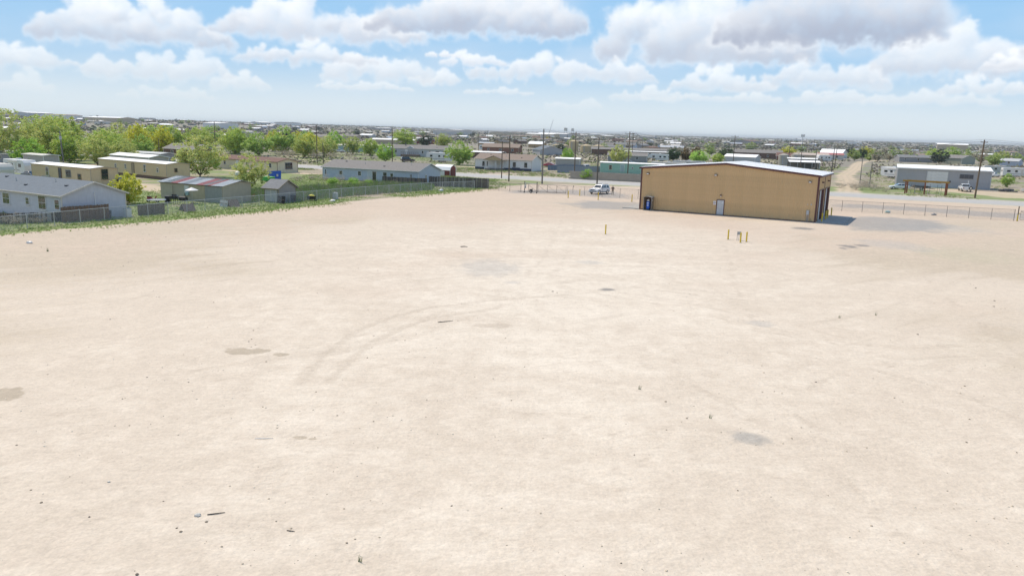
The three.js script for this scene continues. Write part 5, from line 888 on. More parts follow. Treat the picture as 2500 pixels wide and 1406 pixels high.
{ // filling trees of the left belt, alike
  const R = rng(707), kinds = ['elm', 'elm2', 'elm3', 'sparse', 'elm', 'golden'];
  for (const [x, z, h] of [[-142, -232, 11], [-150, -262, 11], [-146, -290, 10], [-138, -312, 9], [-126, -318, 9], [-118, -328, 9], [-104, -340, 9], [-98, -350, 8], [-130, -250, 8], [-136, -282, 9], [-110, -310, 9], [-86, -330, 9], [-80, -310, 8], [-68, -330, 7], [-60, -318, 6.5], [-112, -226, 6], [-123, -233, 8], [-96, -290, 8], [-152, -215, 11], [-143, -214, 11], [-139, -236, 11], [-147, -245, 11], [-160, -240, 11], [-155, -340, 9], [-140, -360, 9]]) { const kd = kinds[Math.floor(R() * 6)]; tree(kd, 'belt_tree', `${{ elm: 'bright green', elm2: 'olive green', elm3: 'deep green', sparse: 'airy pale', golden: 'yellowish' }[kd]} belt tree ${z > -245 ? 'close behind the trailers' : z > -300 ? 'in the middle of the belt' : 'at the far side of the belt'}, ${x < -135 ? 'left edge' : x < -105 ? 'centre left' : 'right end'}`, x + (R() - .5) * 4, z, h * (1.0 + R() * .2), 1.05 + R() * .3, 'trees of the left belt'); }
  const W = rng(808);
  for (const [x, z, h] of [[-40.5, -166.5, 1.7], [-37, -164.8, 1.9], [-33.5, -163.5, 1.6], [-30.5, -162.4, 1.5], [-43.5, -168.5, 1.6], [-45.5, -163.5, 1.9], [-24.5, -159.2, 1.3], [-26.5, -156.5, 1.0]]) tree('twiggy', 'dry_shrub', 'grey-brown leafless shrub in front of the blue-grey house', x, z, h, 1.5, 'dry shrubs at the blue-grey house');
  for (const [x, z, h] of [[-36.5, -157, 1.5], [-33, -160, 1.4], [-29.5, -157.5, 1.2], [-31, -152, 1.1]]) tree('bush', 'green_shrub', 'fresh green shrub in the weedy lot before the blue-grey house', x, z, h, 1.5, 'green shrubs in the weedy lot');
  for (const [x, z, h] of [[-54.8, -84.6, 1.5], [-56.5, -82.5, 1.4], [-53, -86.2, 1.3], [-58.5, -80.5, 1.2]]) tree('twiggy', 'dry_shrub', 'dry grey shrub between the grey house and its board fence', x, z, h, 1.5, 'dry shrubs at the grey house');
  for (const [x, z, h] of [[80, -184, 2.2], [82.5, -186, 2.6], [84.5, -183.5, 2], [79, -190, 2.2], [86, -189, 2.4], [83, -193, 2], [88, -197, 2.2], [91, -203, 2.4], [85, -179.5, 1.6]]) tree('twiggy', 'dry_shrub', 'bare brushwood beside the sandy lane left of the rusty frame', x, z, h, 1.3, 'brushwood by the sandy lane');
  for (const [x, z, h] of [[-86, -287, 4], [-81, -282, 4.2], [-76, -290, 4], [-71, -279, 3.6], [-66, -284, 3.8], [-61, -290, 3.4]]) tree('twiggy', 'dry_shrub', 'purplish bare thicket under the tree belt above the maroon roofed home', x, z, h, 1.2, 'bare thicket');
}
// blades of grass and weeds: nobody could count them
function scatter(name, label, geo, mat, n, seed, pick, category = 'grass') {
  const R = rng(seed), m = new THREE.InstancedMesh(geo, mat, n), c = new THREE.Color(); let k = 0, tries = 0;
  while (k < n && tries++ < n * 12) {
    const p = pick(R); if (!p) continue;
    D0.position.set(p[0], p[3] ?? 0, p[1]); D0.rotation.set((R() - .5) * .2, R() * 6.28, (R() - .5) * .2); D0.scale.set(p[2] * (p[5] ?? 1), p[2] * (.7 + R() * .6), p[2] * (p[5] ?? 1)); D0.updateMatrix(); m.setMatrixAt(k, D0.matrix);
    const t = p[4], v = .75 + R() * .5; c.setRGB(t[0] * v, t[1] * v, t[2] * v); m.setColorAt(k, c); k++;
  }
  D0.rotation.set(0, 0, 0); D0.scale.set(1, 1, 1);
  m.count = k; m.name = numbered(name); m.castShadow = m.receiveShadow = true; scene.add(m);
  return tag(m, label, category, null, 'stuff');
}
function tuft(seed, n, h, r, w) { const R = rng(seed), q = []; for (let i = 0; i < n; i++) { const a = R() * 6.28, d = R() * r, x = Math.cos(a) * d, z = Math.sin(a) * d, b = R() * 6.28, hh = h * (.5 + R() * .6), lean = (R() - .2) * .5; const A = V(x - Math.sin(b) * w, 0, z + Math.cos(b) * w), B = V(x + Math.sin(b) * w, 0, z - Math.cos(b) * w), T = V(x + Math.cos(a) * lean * hh, hh, z + Math.sin(a) * lean * hh), T2 = T.clone().add(V(w * .3, 0, 0)); q.push([A, B, T2, T]); } return quads(q); }
const bladeMat = new THREE.MeshPhysicalMaterial({ color: lin(1, 1, 1), roughness: .9, side: THREE.DoubleSide, transmission: .2, thickness: 0 });
const GREEN = [.30, .40, .095], OLIVE = [.33, .35, .14], STRAW = [.50, .45, .28], GREY = [.33, .305, .265], BROWN = [.30, .255, .205];
const inHouse = (x, z) => inPoly(x, z, [[-51.6, -88.5], [-47.6, -95.1], [-64, -106], [-69, -99]]) || inPoly(x, z, [[-20, -163.5], [-16, -172.5], [-38.5, -182], [-42.6, -173]]) || inPoly(x, z, [[-42, -113], [-39.8, -118], [-51.5, -124.4], [-54.2, -119.4]]);
scatter('grass', 'green grass and weeds along and behind the long fence on the left', tuft(1, 9, .34, .28, .022), bladeMat, 30000, 91, (R) => { const z = -58 - R() ** .8 * 130, x = xAt(EDGE, Math.max(z, -157)) + 3.2 - Math.pow(R(), 1.4) * 47; const e = xAt(EDGE, Math.max(z, -157)) + fbm(x * .16 + 1, z * .16, 4) * 1.2 + .5 + R() ** 3 * 3.2; if (x > e || inHouse(x, z) || (z < -157 && street(x, z)[1] > 1)) return null; const m = fbm(x * .16 + 1, z * .16, 4) * .8 + fbm(x * .035 + 4, z * .035 + 8, 3) * .8 + .35; if (m < R() * .5 - .1) return null; return [x, z, .28 + R() * .5, 0, R() < .72 ? GREEN : R() < .6 ? OLIVE : STRAW]; });
scatter('weeds', 'tall mixed weeds in the open lot between small shed and blue-grey house', tuft(2, 12, .75, .4, .03), bladeMat, 6500, 92, (R) => { const x = -50 + R() * 34, z = -118 - R() * 44, f = xAt(FENCE, Math.max(z, -155)); if (x > f - .6 || x < f - 22 || inHouse(x, z)) return null; return [x, z, .45 + R() * .75, 0, R() < .6 ? [.20, .30, .075] : R() < .5 ? OLIVE : GREY]; }, 'weeds');
scatter('grass', 'rough grass along the far verge of the road', tuft(3, 9, .4, .4, .03), bladeMat, 9000, 93, (R) => { const u = -60 + R() * 330, v = (R() < .5 ? -1 + R() * -3 : 17 + R() * 26), [x, z] = onStreet(u, v); if (v < 0 && (x > -6)) return null; if (segDist(x, z, TRACK) < 5 || (x > 98 && x < 140 && z > -207)) return null; for (const p of SANDPATH) if (segDist(x, z, p) < 3) return null; if (fbm(x * .1, z * .1, 3) < -.05) return null; return [x, z, .6 + R() * .8, 0, R() < .55 ? GREEN : R() < .5 ? OLIVE : STRAW]; });
const SCRUB = (() => { const R = rng(15), q = [], spots = []; for (let i = 0; i < 9; i++) { const a = R() * 6.28; spots.push([Math.cos(a) * .35 * R(), .25 + R() * .35, Math.sin(a) * .35 * R(), .3]); } const g = leaves(R, spots, 34, .26, [1, 1, 1], .5); g.deleteAttribute('color'); return g; })();
const scrubMat = new THREE.MeshStandardMaterial({ color: lin(1, 1, 1), roughness: 1, side: THREE.DoubleSide });
const clear = (x, z) => { if (segDist(x, z, TRACK) < 6) return false; const v = street(x, z)[1]; if (v < 19) return false; for (const p of SANDPATH) if (segDist(x, z, p) < 3.5) return false; return true; };
scatter('scrub', 'grey-brown scrub covering the open land between the houses', SCRUB, scrubMat, 15000, 94, (R) => { const z = -215 - Math.pow(R(), 1.5) * 640, x = (R() - .42) * (-z * 1.75); if (!clear(x, z) || (z > -275 && x > -62 && x < 70) || (z > -262 && x > 92 && x < 190)) return null; const d = fbm(x * .012, z * .012 + 20, 3); if (d < R() * .5 - .25) return null; return [x, z, .3 + R() * .55 + Math.max(0, (-z - 350)) * .0014, hillAt(x, z), R() < .42 ? GREY : R() < .4 ? BROWN : R() < .6 ? OLIVE : [.23, .29, .11], 1.5]; }, 'scrub');
scatter('grass', 'olive grass and low weeds on the lots beyond the road', tuft(4, 9, .35, .5, .04), bladeMat, 9000, 96, (R) => { const z = -196 - R() * 130, x = -75 + R() * 270; if (!clear(x, z) || fbm(x * .06, z * .06 + 9, 3) < -.12 || (x > 98 && x < 122 && z > -212)) return null; return [x, z, .5 + R() * .7, 0, R() < .5 ? GREEN : R() < .6 ? OLIVE : STRAW]; });
scatter('scrub', 'distant dark scrub and low trees merging towards the horizon', SCRUB, scrubMat, 12000, 95, (R) => { const z = -800 - Math.pow(R(), 2.1) * 6200, x = (R() - .5) * (-z * 1.7); const d = fbm(x * .004, z * .004 + 30, 3); if (d < R() * .6 - .3) return null; return [x, z, 1.5 + R() * 2.2 + (-z - 760) * .0009, hillAt(x, z) - .1, R() < .4 ? [.27, .265, .23] : R() < .5 ? [.20, .235, .14] : BROWN, 1.6]; }, 'scrub');

// ---------------------------------------------------------------- utility poles and wires
const poleTop = {};
function utilityPole(key, label, x, z, h, { arm = 0, transformer = false, lean = [0, 0], mat = M.pole, r = .16, turn = GRID, group } = {}) {
  const t = thing('utility_pole', label, 'utility pole', x, hillAt(x, z), z, turn, group), top = V(lean[0], h, lean[1]);
  part('pole', bar(V(0, -.1, 0), top, r, 10, r * .68), mat, t);
  const ends = [];
  if (arm) {
    const c = part('crossarm', bx(arm, .12, .12, lean[0], h - .5, lean[1] + .14), mat, t);
    for (const s of [-1, 1]) { part('brace', bar(V(lean[0] + s * arm * .32, h - .5, lean[1] + .1), V(lean[0], h - 1.15, lean[1] + .08), .02), M.steel, c); part('insulator', cyl(.05, .035, .16, lean[0] + s * (arm / 2 - .12), h - .38, lean[1] + .14, 8), M.paleGrey, c); }
    part('insulator', cyl(.05, .035, .18, lean[0], h - .02, lean[1], 8), M.paleGrey, c);
    for (const s of [-1, 0, 1]) { const p = along(x, z, turn, lean[0] + s * (arm / 2 - .12), lean[1] + (s ? .14 : 0)); ends.push(V(p[0], h + (s ? -.24 : .14), p[1])); }
  } else { part('cap_insulator', cyl(.05, .04, .18, lean[0], h - .02, lean[1], 8), M.paleGrey, t); const p = along(x, z, turn, ...lean); ends.push(V(p[0], h + .1, p[1]), V(p[0], h - 1.1, p[1])); }
  if (transformer) { const c = part('transformer', cyl(.28, .28, .85, -.42, h - 2.0, 0, 12), M.paleGrey, t); part('bushing', cyl(.04, .03, .2, -.42, h - 1.15, 0, 6), M.brown, c); part('mount', bx(.3, .1, .1, -.2, h - 1.6, 0), M.steel, t); }
  poleTop[key] = ends; return t;
}
utilityPole('a', 'leaning grey pole with white transformer behind the tan mobile home', -112, -194.5, 8.4, { transformer: true, lean: [-.5, 0], mat: M.woodGrey, r: .2 });
utilityPole('b', 'tall pole standing in the field left of the blue-grey house', -61.2, -242.7, 11.6, { arm: 2.2 });
utilityPole('b2', 'short stub pole right beside the tall field pole', -59.4, -243, 6.5, { r: .14 });
utilityPole('c', 'tall pole beside the dense bright tree above the blue-grey house', -41.1, -262.5, 11.6, { r: .18 });
utilityPole('d', 'thin dark pole in front of the white house porch, left one', -3.3, -192.6, 9, { r: .14 });
utilityPole('e', 'brown pole in front of the white house, right of the thin dark one', -1.4, -180.8, 10.4, { r: .17 });
utilityPole('f', 'pale grey tall pole beside the white house corner', 6.1, -175.4, 12, { mat: M.woodGrey, transformer: true, r: .19 });
utilityPole('g', 'pole with crossarm rising from the block wall, left one', 15.4, -203.9, 11.6, { arm: 2.4, transformer: false });
utilityPole('h', 'dark pole with low crossarm right behind the white off-roader', 18.5, -176.3, 10.5, { arm: 2.2, r: .17, mat: paint(.11, .10, .085, .9) });
utilityPole('i', 'tall pole with crossarm just left of the tan shop', 29.1, -203, 12, { arm: 2.6 });
utilityPole('j', 'tall pole with crossarm rising behind the middle of the shop roof', 93.9, -340, 12, { arm: 3.2 });
utilityPole('k', 'dark leaning pole behind the right part of the shop roof', 109.1, -316, 9.6, { lean: [.5, 0], arm: 1.2, mat: M.woodDark });
utilityPole('l', 'pole between the two leaning ones behind the shop roof right end', 108.6, -300, 9.7, { arm: 1.0 });
utilityPole('m', 'grey pole before the open white shelter', 111.5, -293, 9.6, { mat: M.woodGrey });
utilityPole('n', 'dark slightly leaning pole left of the sandy lane', 112.6, -280, 9.9, { lean: [.2, 0], mat: M.woodDark });
utilityPole('o', 'slim pole just right of the dark one by the sandy lane', 127.2, -314, 8.5, { lean: [.3, 0] });
utilityPole('p', 'tall leaning brown pole beside the white pickup on the right', 98.2, -166.9, 12.2, { arm: 1.4, r: .2, lean: [.28, 0], mat: paint(.19, .135, .085, .9) });
utilityPole('q', 'tall pole in the tree belt above the maroon roofed home', -106.7, -280, 11.8, { r: .15 });
utilityPole('r', 'short dark pole near the brown house on the left', -108.2, -239, 6.2, { r: .14 });
utilityPole('s', 'slim pole among the belt trees right of the tall one', -92, -330, 8, { r: .14 });
utilityPole('t', 'lone pole in scrub left of the deck house', -62.4, -329.3, 6.6, { r: .14 });
utilityPole('u', 'pole beside the sandy lane with steel brackets, upper one', 93.3, -212.2, 6.9, { r: .12, mat: M.woodGrey }); utilityPole('v', 'pole beside the sandy lane with steel brackets, lower one', 88.1, -194.8, 6.2, { r: .12, mat: M.woodGrey });
{ const t = thing('pipe_rack', 'two horizontal pipes joining the poles beside the sandy lane', 'rack', 90.7, 0, -203.5, Math.atan2(-(-194.8 + 212.2), 88.1 - 93.3)); for (const y of [1.2, 2.6]) part('pipe', bar(V(-8.9, y, .16), V(8.9, y, .16), .05), M.pole, t); }
{ // distant poles, alike
  const R = rng(33);
  for (let k = 0; k < 46; k++) { const z = -380 - R() * 1000, x = (R() - .45) * -z * 1.3; utilityPole('far' + k, `thin distant utility pole in the ${x / -z < -.3 ? 'left' : x / -z < .1 ? 'middle' : 'right'} of the town ${z > -800 ? 'beyond the scrub' : 'near the horizon'}`, x, z, 9 + R() * 3, { r: .16, arm: R() < .5 ? 2.2 : 0, turn: R() * 3, group: 'distant poles' }); }
}
function wire(label, a, b, sag, n = 14) {
  const m = V().addVectors(a, b).multiplyScalar(.5); m.y -= sag * 2;
  const g = new THREE.TubeGeometry(new THREE.QuadraticBezierCurve3(a, m, b), n, .022, 4); const w = part('power_line', g, M.steel); return tag(w, label, 'power line', 'overhead power lines');
}
for (const [a, b, i, j, s, l] of [['b', 'c', 0, 0, .8, 'from the field pole to the pole above the blue-grey house'], ['c', 'f', 0, 0, 1.2, 'from the pole above the blue-grey house to the pale grey pole'], ['c', 'f', 1, 1, 1.3, 'under the first one, towards the pale grey pole'], ['f', 'h', 0, 1, .3, 'from the pale grey pole to the one behind the off-roader'], ['f', 'h', 1, 0, .3, 'lower, from the pale grey pole to the one behind the off-roader'], ['h', 'p', 1, 1, 1.8, 'over the tan shop to the pickup pole'], ['h', 'p', 2, 2, 1.8, 'over the tan shop, the second one to the pickup pole'], ['g', 'i', 0, 0, .3, 'between the block wall crossarm poles, left strand'], ['g', 'i', 1, 1, .3, 'between the block wall crossarm poles, middle strand'], ['g', 'i', 2, 2, .3, 'between the block wall crossarm poles, right strand'], ['i', 'j', 0, 0, 2, 'over the shop roof to far crossarm pole, left strand'], ['i', 'j', 1, 1, 2, 'over the shop roof to far crossarm pole, middle strand'], ['i', 'j', 2, 2, 2, 'over the shop roof to far crossarm pole, right strand'], ['c', 'g', 1, 0, 1.2, 'from the pole above the blue-grey house to the block wall pole'], ['e', 'f', 0, 1, .2, 'short one between the two poles before the white house'], ['q', 'b', 0, 1, 1, 'from the tree belt pole to the field pole'], ['j', 'p', 0, 0, 3, 'from far crossarm pole to the pickup pole']]) wire('thin grey power line ' + l, poleTop[a][i % poleTop[a].length], poleTop[b][j % poleTop[b].length], s);
{ const P = poleTop.p; wire('thin grey power line leaving the picture on the right from the brown pole', P[1], V(165, 12, -138), 1.2); wire('second grey power line leaving the picture on the right from the brown pole', P[2], V(166, 11.7, -137), 1.2); }

// ---------------------------------------------------------------- farther buildings, each placed by hand
const W1 = (n, y = 1.1) => Array.from({ length: n }, (_, k) => ['f', (k + .5) / n, y, 1.0, 1.1, 2]);
house('teal_trailer', 'pale teal trailer in the scrub left of the deck house', { x: -72, z: -362, turn: rad(-4), L: 18, W: 5, h: 3.0, rise: .3, wall: M.teal, roof: M.offwhite, category: 'mobile home', windows: W1(3) });
house('small_trailer', 'pale blue-grey trailer right of the teal one', { x: -54, z: -352, turn: rad(-6), L: 9, W: 4, h: 2.8, rise: .2, wall: M.greyBlue, roof: M.paleGrey, category: 'mobile home', windows: W1(2) });
house('long_shed', 'long low white roofed shed at the far edge of the scrub field', { x: -86, z: -560, turn: rad(-3), L: 30, W: 8, h: 3, rise: .8, wall: M.beige, roof: M.whiteRoof, category: 'shed' });
house('red_block_house', 'low dark red house far behind the teal trailer', { x: -72, z: -600, turn: rad(-6), L: 22, W: 8, h: 3, rise: .8, wall: M.barnRed, roof: M.shDark, category: 'house', windows: W1(4) });
house('brown_gable_house', 'brown brick house with tan gable roof behind the white house', { x: -7, z: -412, turn: rad(-10), L: 19, W: 11, h: 3.0, rise: 1.7, wall: M.brick, roof: M.shBrown, trim: M.beige, category: 'house', windows: W1(3) });
house('flat_shed', 'flat white roofed carport between white house and brown brick house', { x: -13, z: -330, turn: rad(-14), L: 16, W: 7, h: 2.4, rise: .35, wall: M.brown, roof: M.whiteRoof, category: 'carport' });
house('dark_roof_house', 'dark green-grey gable roofed barn right of the brown brick house', { x: 16, z: -400, turn: rad(-70), L: 10, W: 12, h: 2.6, rise: 1.9, wall: M.shopGrey, roof: M.shSlate, category: 'barn' });
house('pink_shed', 'white roofed shed with pinkish wall behind the corrugated fence', { x: 19, z: -282, turn: rad(-12), L: 8.5, W: 4.5, h: 2.2, rise: .35, wall: M.pinkgrey, roof: M.whiteRoof, category: 'shed' });
house('grey_cabin', 'grey low house under the airy tree behind the metal fence', { x: 47, z: -330, turn: rad(-12), L: 16, W: 8, h: 2.7, rise: 1.1, wall: M.midGrey, roof: M.shTaupe, category: 'house', windows: W1(2) });
house('long_brown_building', 'long brown-grey building behind the camper lot', { x: 62, z: -425, turn: rad(-6), L: 42, W: 12, h: 3.2, rise: .9, wall: M.brown, roof: M.shTaupe, category: 'building' });
house('white_long_trailer', 'long bright white trailer roof before the long brown building', { x: 68, z: -395, turn: rad(-6), L: 27, W: 4, h: 2.9, rise: .25, wall: M.woodGrey, roof: M.whiteRoof, category: 'mobile home' });
house('brick_ranch_house', 'wide brown brick ranch house with white windows behind the tan shop', { x: 132, z: -440, turn: rad(-12), L: 31, W: 10, h: 3.2, rise: 1.5, wall: M.brown, roof: M.shTaupe, trim: M.offwhite, category: 'house', windows: W1(6) });
house('patchy_roof_house', 'tan house with white and rusty roof patches near the lane', { x: 159, z: -425, turn: rad(-14), L: 17, W: 8, h: 3, rise: .9, wall: M.beige, roof: paint(.55, .45, .38, .6), category: 'house', windows: W1(2) });
house('red_barn', 'dark red gable barn left of the patchy roofed house', { x: 143, z: -415, turn: rad(-20), L: 11, W: 9, h: 2.4, rise: 1.5, wall: M.brick, roof: M.shMaroon, category: 'barn' });
house('white_gable_house', 'white house with bright gable roof at the top of the lane', { x: 201, z: -500, turn: rad(-40), L: 14, W: 10, h: 3, rise: 2.4, wall: M.white, roof: M.whiteRoof, category: 'house', windows: W1(2) });
house('red_roof_house', 'small house with faded red roof before the white gable house', { x: 184, z: -462, turn: rad(-15), L: 14, W: 6, h: 2.7, rise: .9, wall: M.offwhite, roof: paint(.42, .13, .12, .6), category: 'house', windows: W1(2) });
house('sage_gable_house', 'grey-green gable house beyond the grey workshop', { x: 247, z: -440, turn: rad(-62), L: 11, W: 12, h: 3.2, rise: 1.6, wall: paint(.36, .38, .32, .7), roof: M.shTaupe, category: 'house' });
house('grey_ranch', 'low grey house left of the grey-green gable house', { x: 228, z: -450, turn: rad(-10), L: 20, W: 9, h: 2.8, rise: 1.2, wall: M.midGrey, roof: M.shGrey, category: 'house', windows: W1(3) });
house('blue_cottage', 'small pale blue house far right of the grey-green gable', { x: 270, z: -430, turn: rad(-50), L: 9, W: 7, h: 2.6, rise: 1.2, wall: M.greyBlue, roof: M.paleGrey, category: 'house', windows: W1(1) });
house('red_cottage', 'dark red gable house far right behind the utility pole', { x: 294, z: -440, turn: rad(-50), L: 10, W: 10, h: 2.7, rise: 1.6, wall: M.brick, roof: M.shMaroon, category: 'house' });
house('long_grey_house', 'long low grey house at the far right distance', { x: 310, z: -425, turn: rad(-8), L: 36, W: 8, h: 3, rise: 1, wall: M.midGrey, roof: M.shTaupe, category: 'house', windows: W1(6) });
// storage tanks
function tank(label, x, z, r, h, mat) {
  const t = thing('storage_tank', label, 'storage tank', x, 0, z, GRID);
  part('shell', new THREE.LatheGeometry([[r, 0], [r, h], [r * .96, h + .06], [.3, h + r * .28], [0, h + r * .29]].map((p) => new THREE.Vector2(...p)), 24), mat, t);
  for (let k = 1; k < 4; k++) part('hoop', new THREE.TorusGeometry(r + .01, .035, 4, 24).rotateX(Math.PI / 2).translate(0, h * k / 4, 0), mat, t);
  part('hatch', cyl(.25, .25, .2, r * .4, h + r * .18, 0, 10), M.steel, t); part('ladder', bx(.4, h, .06, 0, 0, r + .04), M.steel, t);
}
tank('tan storage tank with white cap, leftmost of the far tank row', 23, -452, 1.9, 4.2, M.tankTan); tank('tan storage tank with white cap, second of the far tank row', 28.4, -453, 1.9, 4.0, M.tankTan); tank('tallest ochre storage tank in the far tank row', 35, -478, 2.9, 6.2, M.tankTan); tank('wide low tan tank right of the tallest ochre one', 41.5, -465, 3.4, 4, M.tankTan); tank('wide low tan tank, rightmost of the far tank row', 49, -467, 3.4, 4, M.tankTan);
tank('large tan water tank behind the right end of the shop roof', 116.2, -342, 2.2, 4.3, M.tankGrey); tank('second tan water tank beside the open white shelter', 129.2, -363, 2.4, 4.2, M.tankGrey);
// cell mast and crane on the skyline
{ const t = thing('cell_tower', 'slim mast with bulky antenna head on the right skyline', 'tower', 300, 0, -830); part('mast', cyl(.4, .3, 15.5, 0, 0, 0, 8), M.galv, t); for (let k = 0; k < 6; k++) part('antenna', bx(.6, 2.6, .4, Math.cos(k * 1.05) * 1.6, 13.2, Math.sin(k * 1.05) * 1.6, -k * 1.05), M.paleGrey, t); part('platform', cyl(1.7, 1.7, .3, 0, 14.2, 0, 10), M.galv, t);
  const c = thing('crane', 'leaning lattice crane boom on the skyline above the white house', 'crane', 52, 0, -1300); part('boom', [bar(V(0, 2, 0), V(8, 31, 0), .45, 4, .2)], M.steel, c); part('cab', bx(5, 3, 4, 0, 0, 0), M.yellow, c);
  const e = thing('boom_lift', 'bent lattice boom standing on the skyline left of the tan shop', 'crane', 165, 0, -1000); part('lower_boom', bar(V(0, 0, 0), V(-13, 12, 0), .4, 4), M.steel, e); part('upper_boom', bar(V(-13, 12, 0), V(-19, 12.6, 0), .35, 4), M.steel, e); part('base', bx(6, 2, 3, 0, 0, 0), M.yellow, e);
  const w = thing('water_tank', 'pale elevated tank on legs on the skyline above the white house', 'water tower', 118, 0, -1800); part('bowl', cyl(4, 4, 7, -6, 14, 0, 14), M.offwhite, w); part('second_bowl', cyl(3.2, 3.2, 6, 10, 14, 0, 14), M.offwhite, w); for (const x of [-9, -3, 7.5, 12.5]) part('leg', cyl(.4, .4, 14, x, 0, 0, 6), M.galv, w);
}
// the town beyond: low houses, sheds and halls; nothing tells these apart
{
  const R = rng(515), walls = [M.beige, M.paleGrey, M.midGrey, M.brown, M.cream, M.brick, M.offwhite, M.tan, M.greyBlue, M.pinkgrey], roofs = [M.whiteRoof, M.whiteRoof, M.shGrey, M.shTaupe, M.shBrown, M.offwhite, M.shDark, M.galv, M.shMaroon, M.paleGrey];
  const wn = ['beige', 'pale grey', 'grey', 'dark brown', 'cream', 'brick red', 'off-white', 'tan', 'pale blue', 'pinkish'], rn = ['white', 'white', 'grey', 'taupe', 'brown', 'off-white', 'black', 'bare metal', 'maroon', 'light grey'];
  const where = (x, z) => { const a = x / -z; return a < -.42 ? 'far left' : a < -.15 ? 'left' : a < .12 ? 'middle' : a < .4 ? 'right' : 'far right'; };
  const put = (name, label, group, x, z, L, W, h, rise, wall, roof) => {
    const t = thing(name, label, 'building', x, hillAt(x, z) - .05, z, GRID + (R() < .5 ? 0 : Math.PI / 2) + (R() - .5) * .2, group);
    part('wall', drawn([[-W / 2, 0], [W / 2, 0], [W / 2, h], [0, h + rise], [-W / 2, h]], L, 0).rotateY(Math.PI / 2), wall, t);
    const a = Math.atan2(rise, W / 2), run = Math.hypot(rise, W / 2) + .4;
    for (const s of [1, -1]) part('roof', new THREE.BoxGeometry(L + .8, .15, run).translate(0, .08, run / 2).rotateX(a).translate(0, h + rise, 0).rotateY(s > 0 ? 0 : Math.PI), roof, t);
    return t;
  };
  let k = 0, tries = 0; const taken = [];
  while (k < 140 && tries++ < 4000) {
    const z = -430 - Math.pow(R(), 1.05) * 1050, x = (R() - .47) * -z * 1.42, L = 9 + R() * 10;
    if (!clear(x, z) || taken.some(([a, b]) => Math.hypot(a - x, b - z) < 26) || (z > -520 && x > -70 && x < 330 && R() < .75) || (z > -470 && x < -60)) continue;
    taken.push([x, z]); k++;
    const wi = Math.floor(R() * walls.length), ri = Math.floor(R() * roofs.length);
    put('town_house', `small ${wn[wi]} house with ${rn[ri]} roof in the ${where(x, z)} part of the town`, 'houses of the town', x, z, L, 5 + R() * 4, 2.3 + R() * .7, .5 + R() * 1.2, walls[wi], roofs[ri]);
  }
  for (k = 0; k < 120; k++) { const z = -1150 - Math.pow(R(), 1.2) * 2400, x = (R() - .5) * -z * 1.4, big = R() < .28; put('far_hall', `${big ? 'long pale hall' : 'tiny building'} on the ${where(x, z)} just below the horizon`, 'halls below the horizon', x, z, big ? 35 + R() * 55 : 16 + R() * 16, big ? 25 + R() * 20 : 12, big ? 5 + R() * 4 : 3.5, big ? 1.5 : 1, big ? [M.white, M.paleGrey, M.beige, M.midGrey][Math.floor(R() * 4)] : walls[Math.floor(R() * walls.length)], R() < .45 ? M.whiteRoof : roofs[Math.floor(R() * roofs.length)]); }
  const RT2 = rng(616);
  for (k = 0; k < 150; k++) { const z = -430 - Math.pow(RT2(), 1.3) * 1300, x = (RT2() - .48) * -z * 1.45; if (!clear(x, z)) continue; const kind = RT2() < .5 ? 'far' : RT2() < .55 ? 'farBare' : 'farDark'; tree(kind, 'town_tree', { far: `small light green tree in the ${where(x, z)} part of the distant town`, farBare: `small brownish half-leafed tree in the ${where(x, z)} part of the distant town`, farDark: `small dark evergreen in the ${where(x, z)} part of the distant town` }[kind], x, z, 4 + RT2() * 5, 1 + RT2() * .5, { far: 'light green town trees', farBare: 'brownish town trees', farDark: 'dark town trees' }[kind]); }
  for (k = 0; k < 60; k++) { const z = -300 - RT2() * 260, x = 150 + RT2() * 260 + (-z - 300) * .4; if (x < 130 || !clear(x, z) || (x < 330 && z > -350 && z < -240)) continue; const kind = RT2() < .6 ? 'far' : 'farBare'; tree(kind, 'grove_tree', kind === 'far' ? 'leafy green tree of the loose grove at the far right' : 'brownish tree of the loose grove at the far right', x, z - 60, 4 + RT2() * 4, 1.1 + RT2() * .4, kind === 'far' ? 'green trees of the right grove' : 'brownish trees of the right grove'); }
}

// ---------------------------------------------------------------- small things
{ // dumpster and green cart
  const t = thing('dumpster', 'blue dumpster standing on the grass below the cream house window', 'dumpster', -51.6, 0, -168, rad(-30)); part('bin', drawn([[-.95, 0], [.95, 0], [1.05, 1.75], [-1.05, 1.5]], 1.9, .03), M.blue, t); for (const s of [-.5, .5]) part('lid', bx(2.1, .06, .9, 0, 1.62, s * .96).rotateZ(.11), plain(.01, .05, .25, .5), t); for (const s of [1, -1]) part('fork_pocket', bx(1.5, .16, .12, 0, .55, s * .98), plain(.01, .06, .3, .5), t); part('notice', bx(.02, .5, .5, 1.06, .6, .2), M.offwhite, t);
  const g = thing('green_bin', 'bright green box trailer beside the blue dumpster', 'bin', -50.6, 0, -160, rad(-30)); part('bin', drawn([[-1.2, .15], [1.2, .15], [1.3, .95], [-1.3, .95]], 1.6, .03), M.green, g); part('lid', bx(2.66, .06, 1.66, 0, .95, 0), plain(.20, .55, .16, .5), g); for (const x of [-.8, .8]) part('wheel', cyl(.16, .16, .1, 0, 0, 0, 10).rotateX(Math.PI / 2).translate(x, .16, .7), M.rubber, g);
}
const spotL = (name, label, cat, x, z, turn = 0) => thing(name, label, cat, x, 0, z, turn);
{ const t = spotL('patio_umbrella', 'white patio umbrella in front of the patchwork roofed shed', 'umbrella', -46.5, -112.3); part('pole', cyl(.03, .03, 2.1, 0, 0, 0, 8), M.steel, t); part('canopy', new THREE.ConeGeometry(.95, .4, 8).translate(0, 2.1, 0), M.white, t); part('base', cyl(.28, .22, .1, 0, 0, 0, 12), M.black, t); }
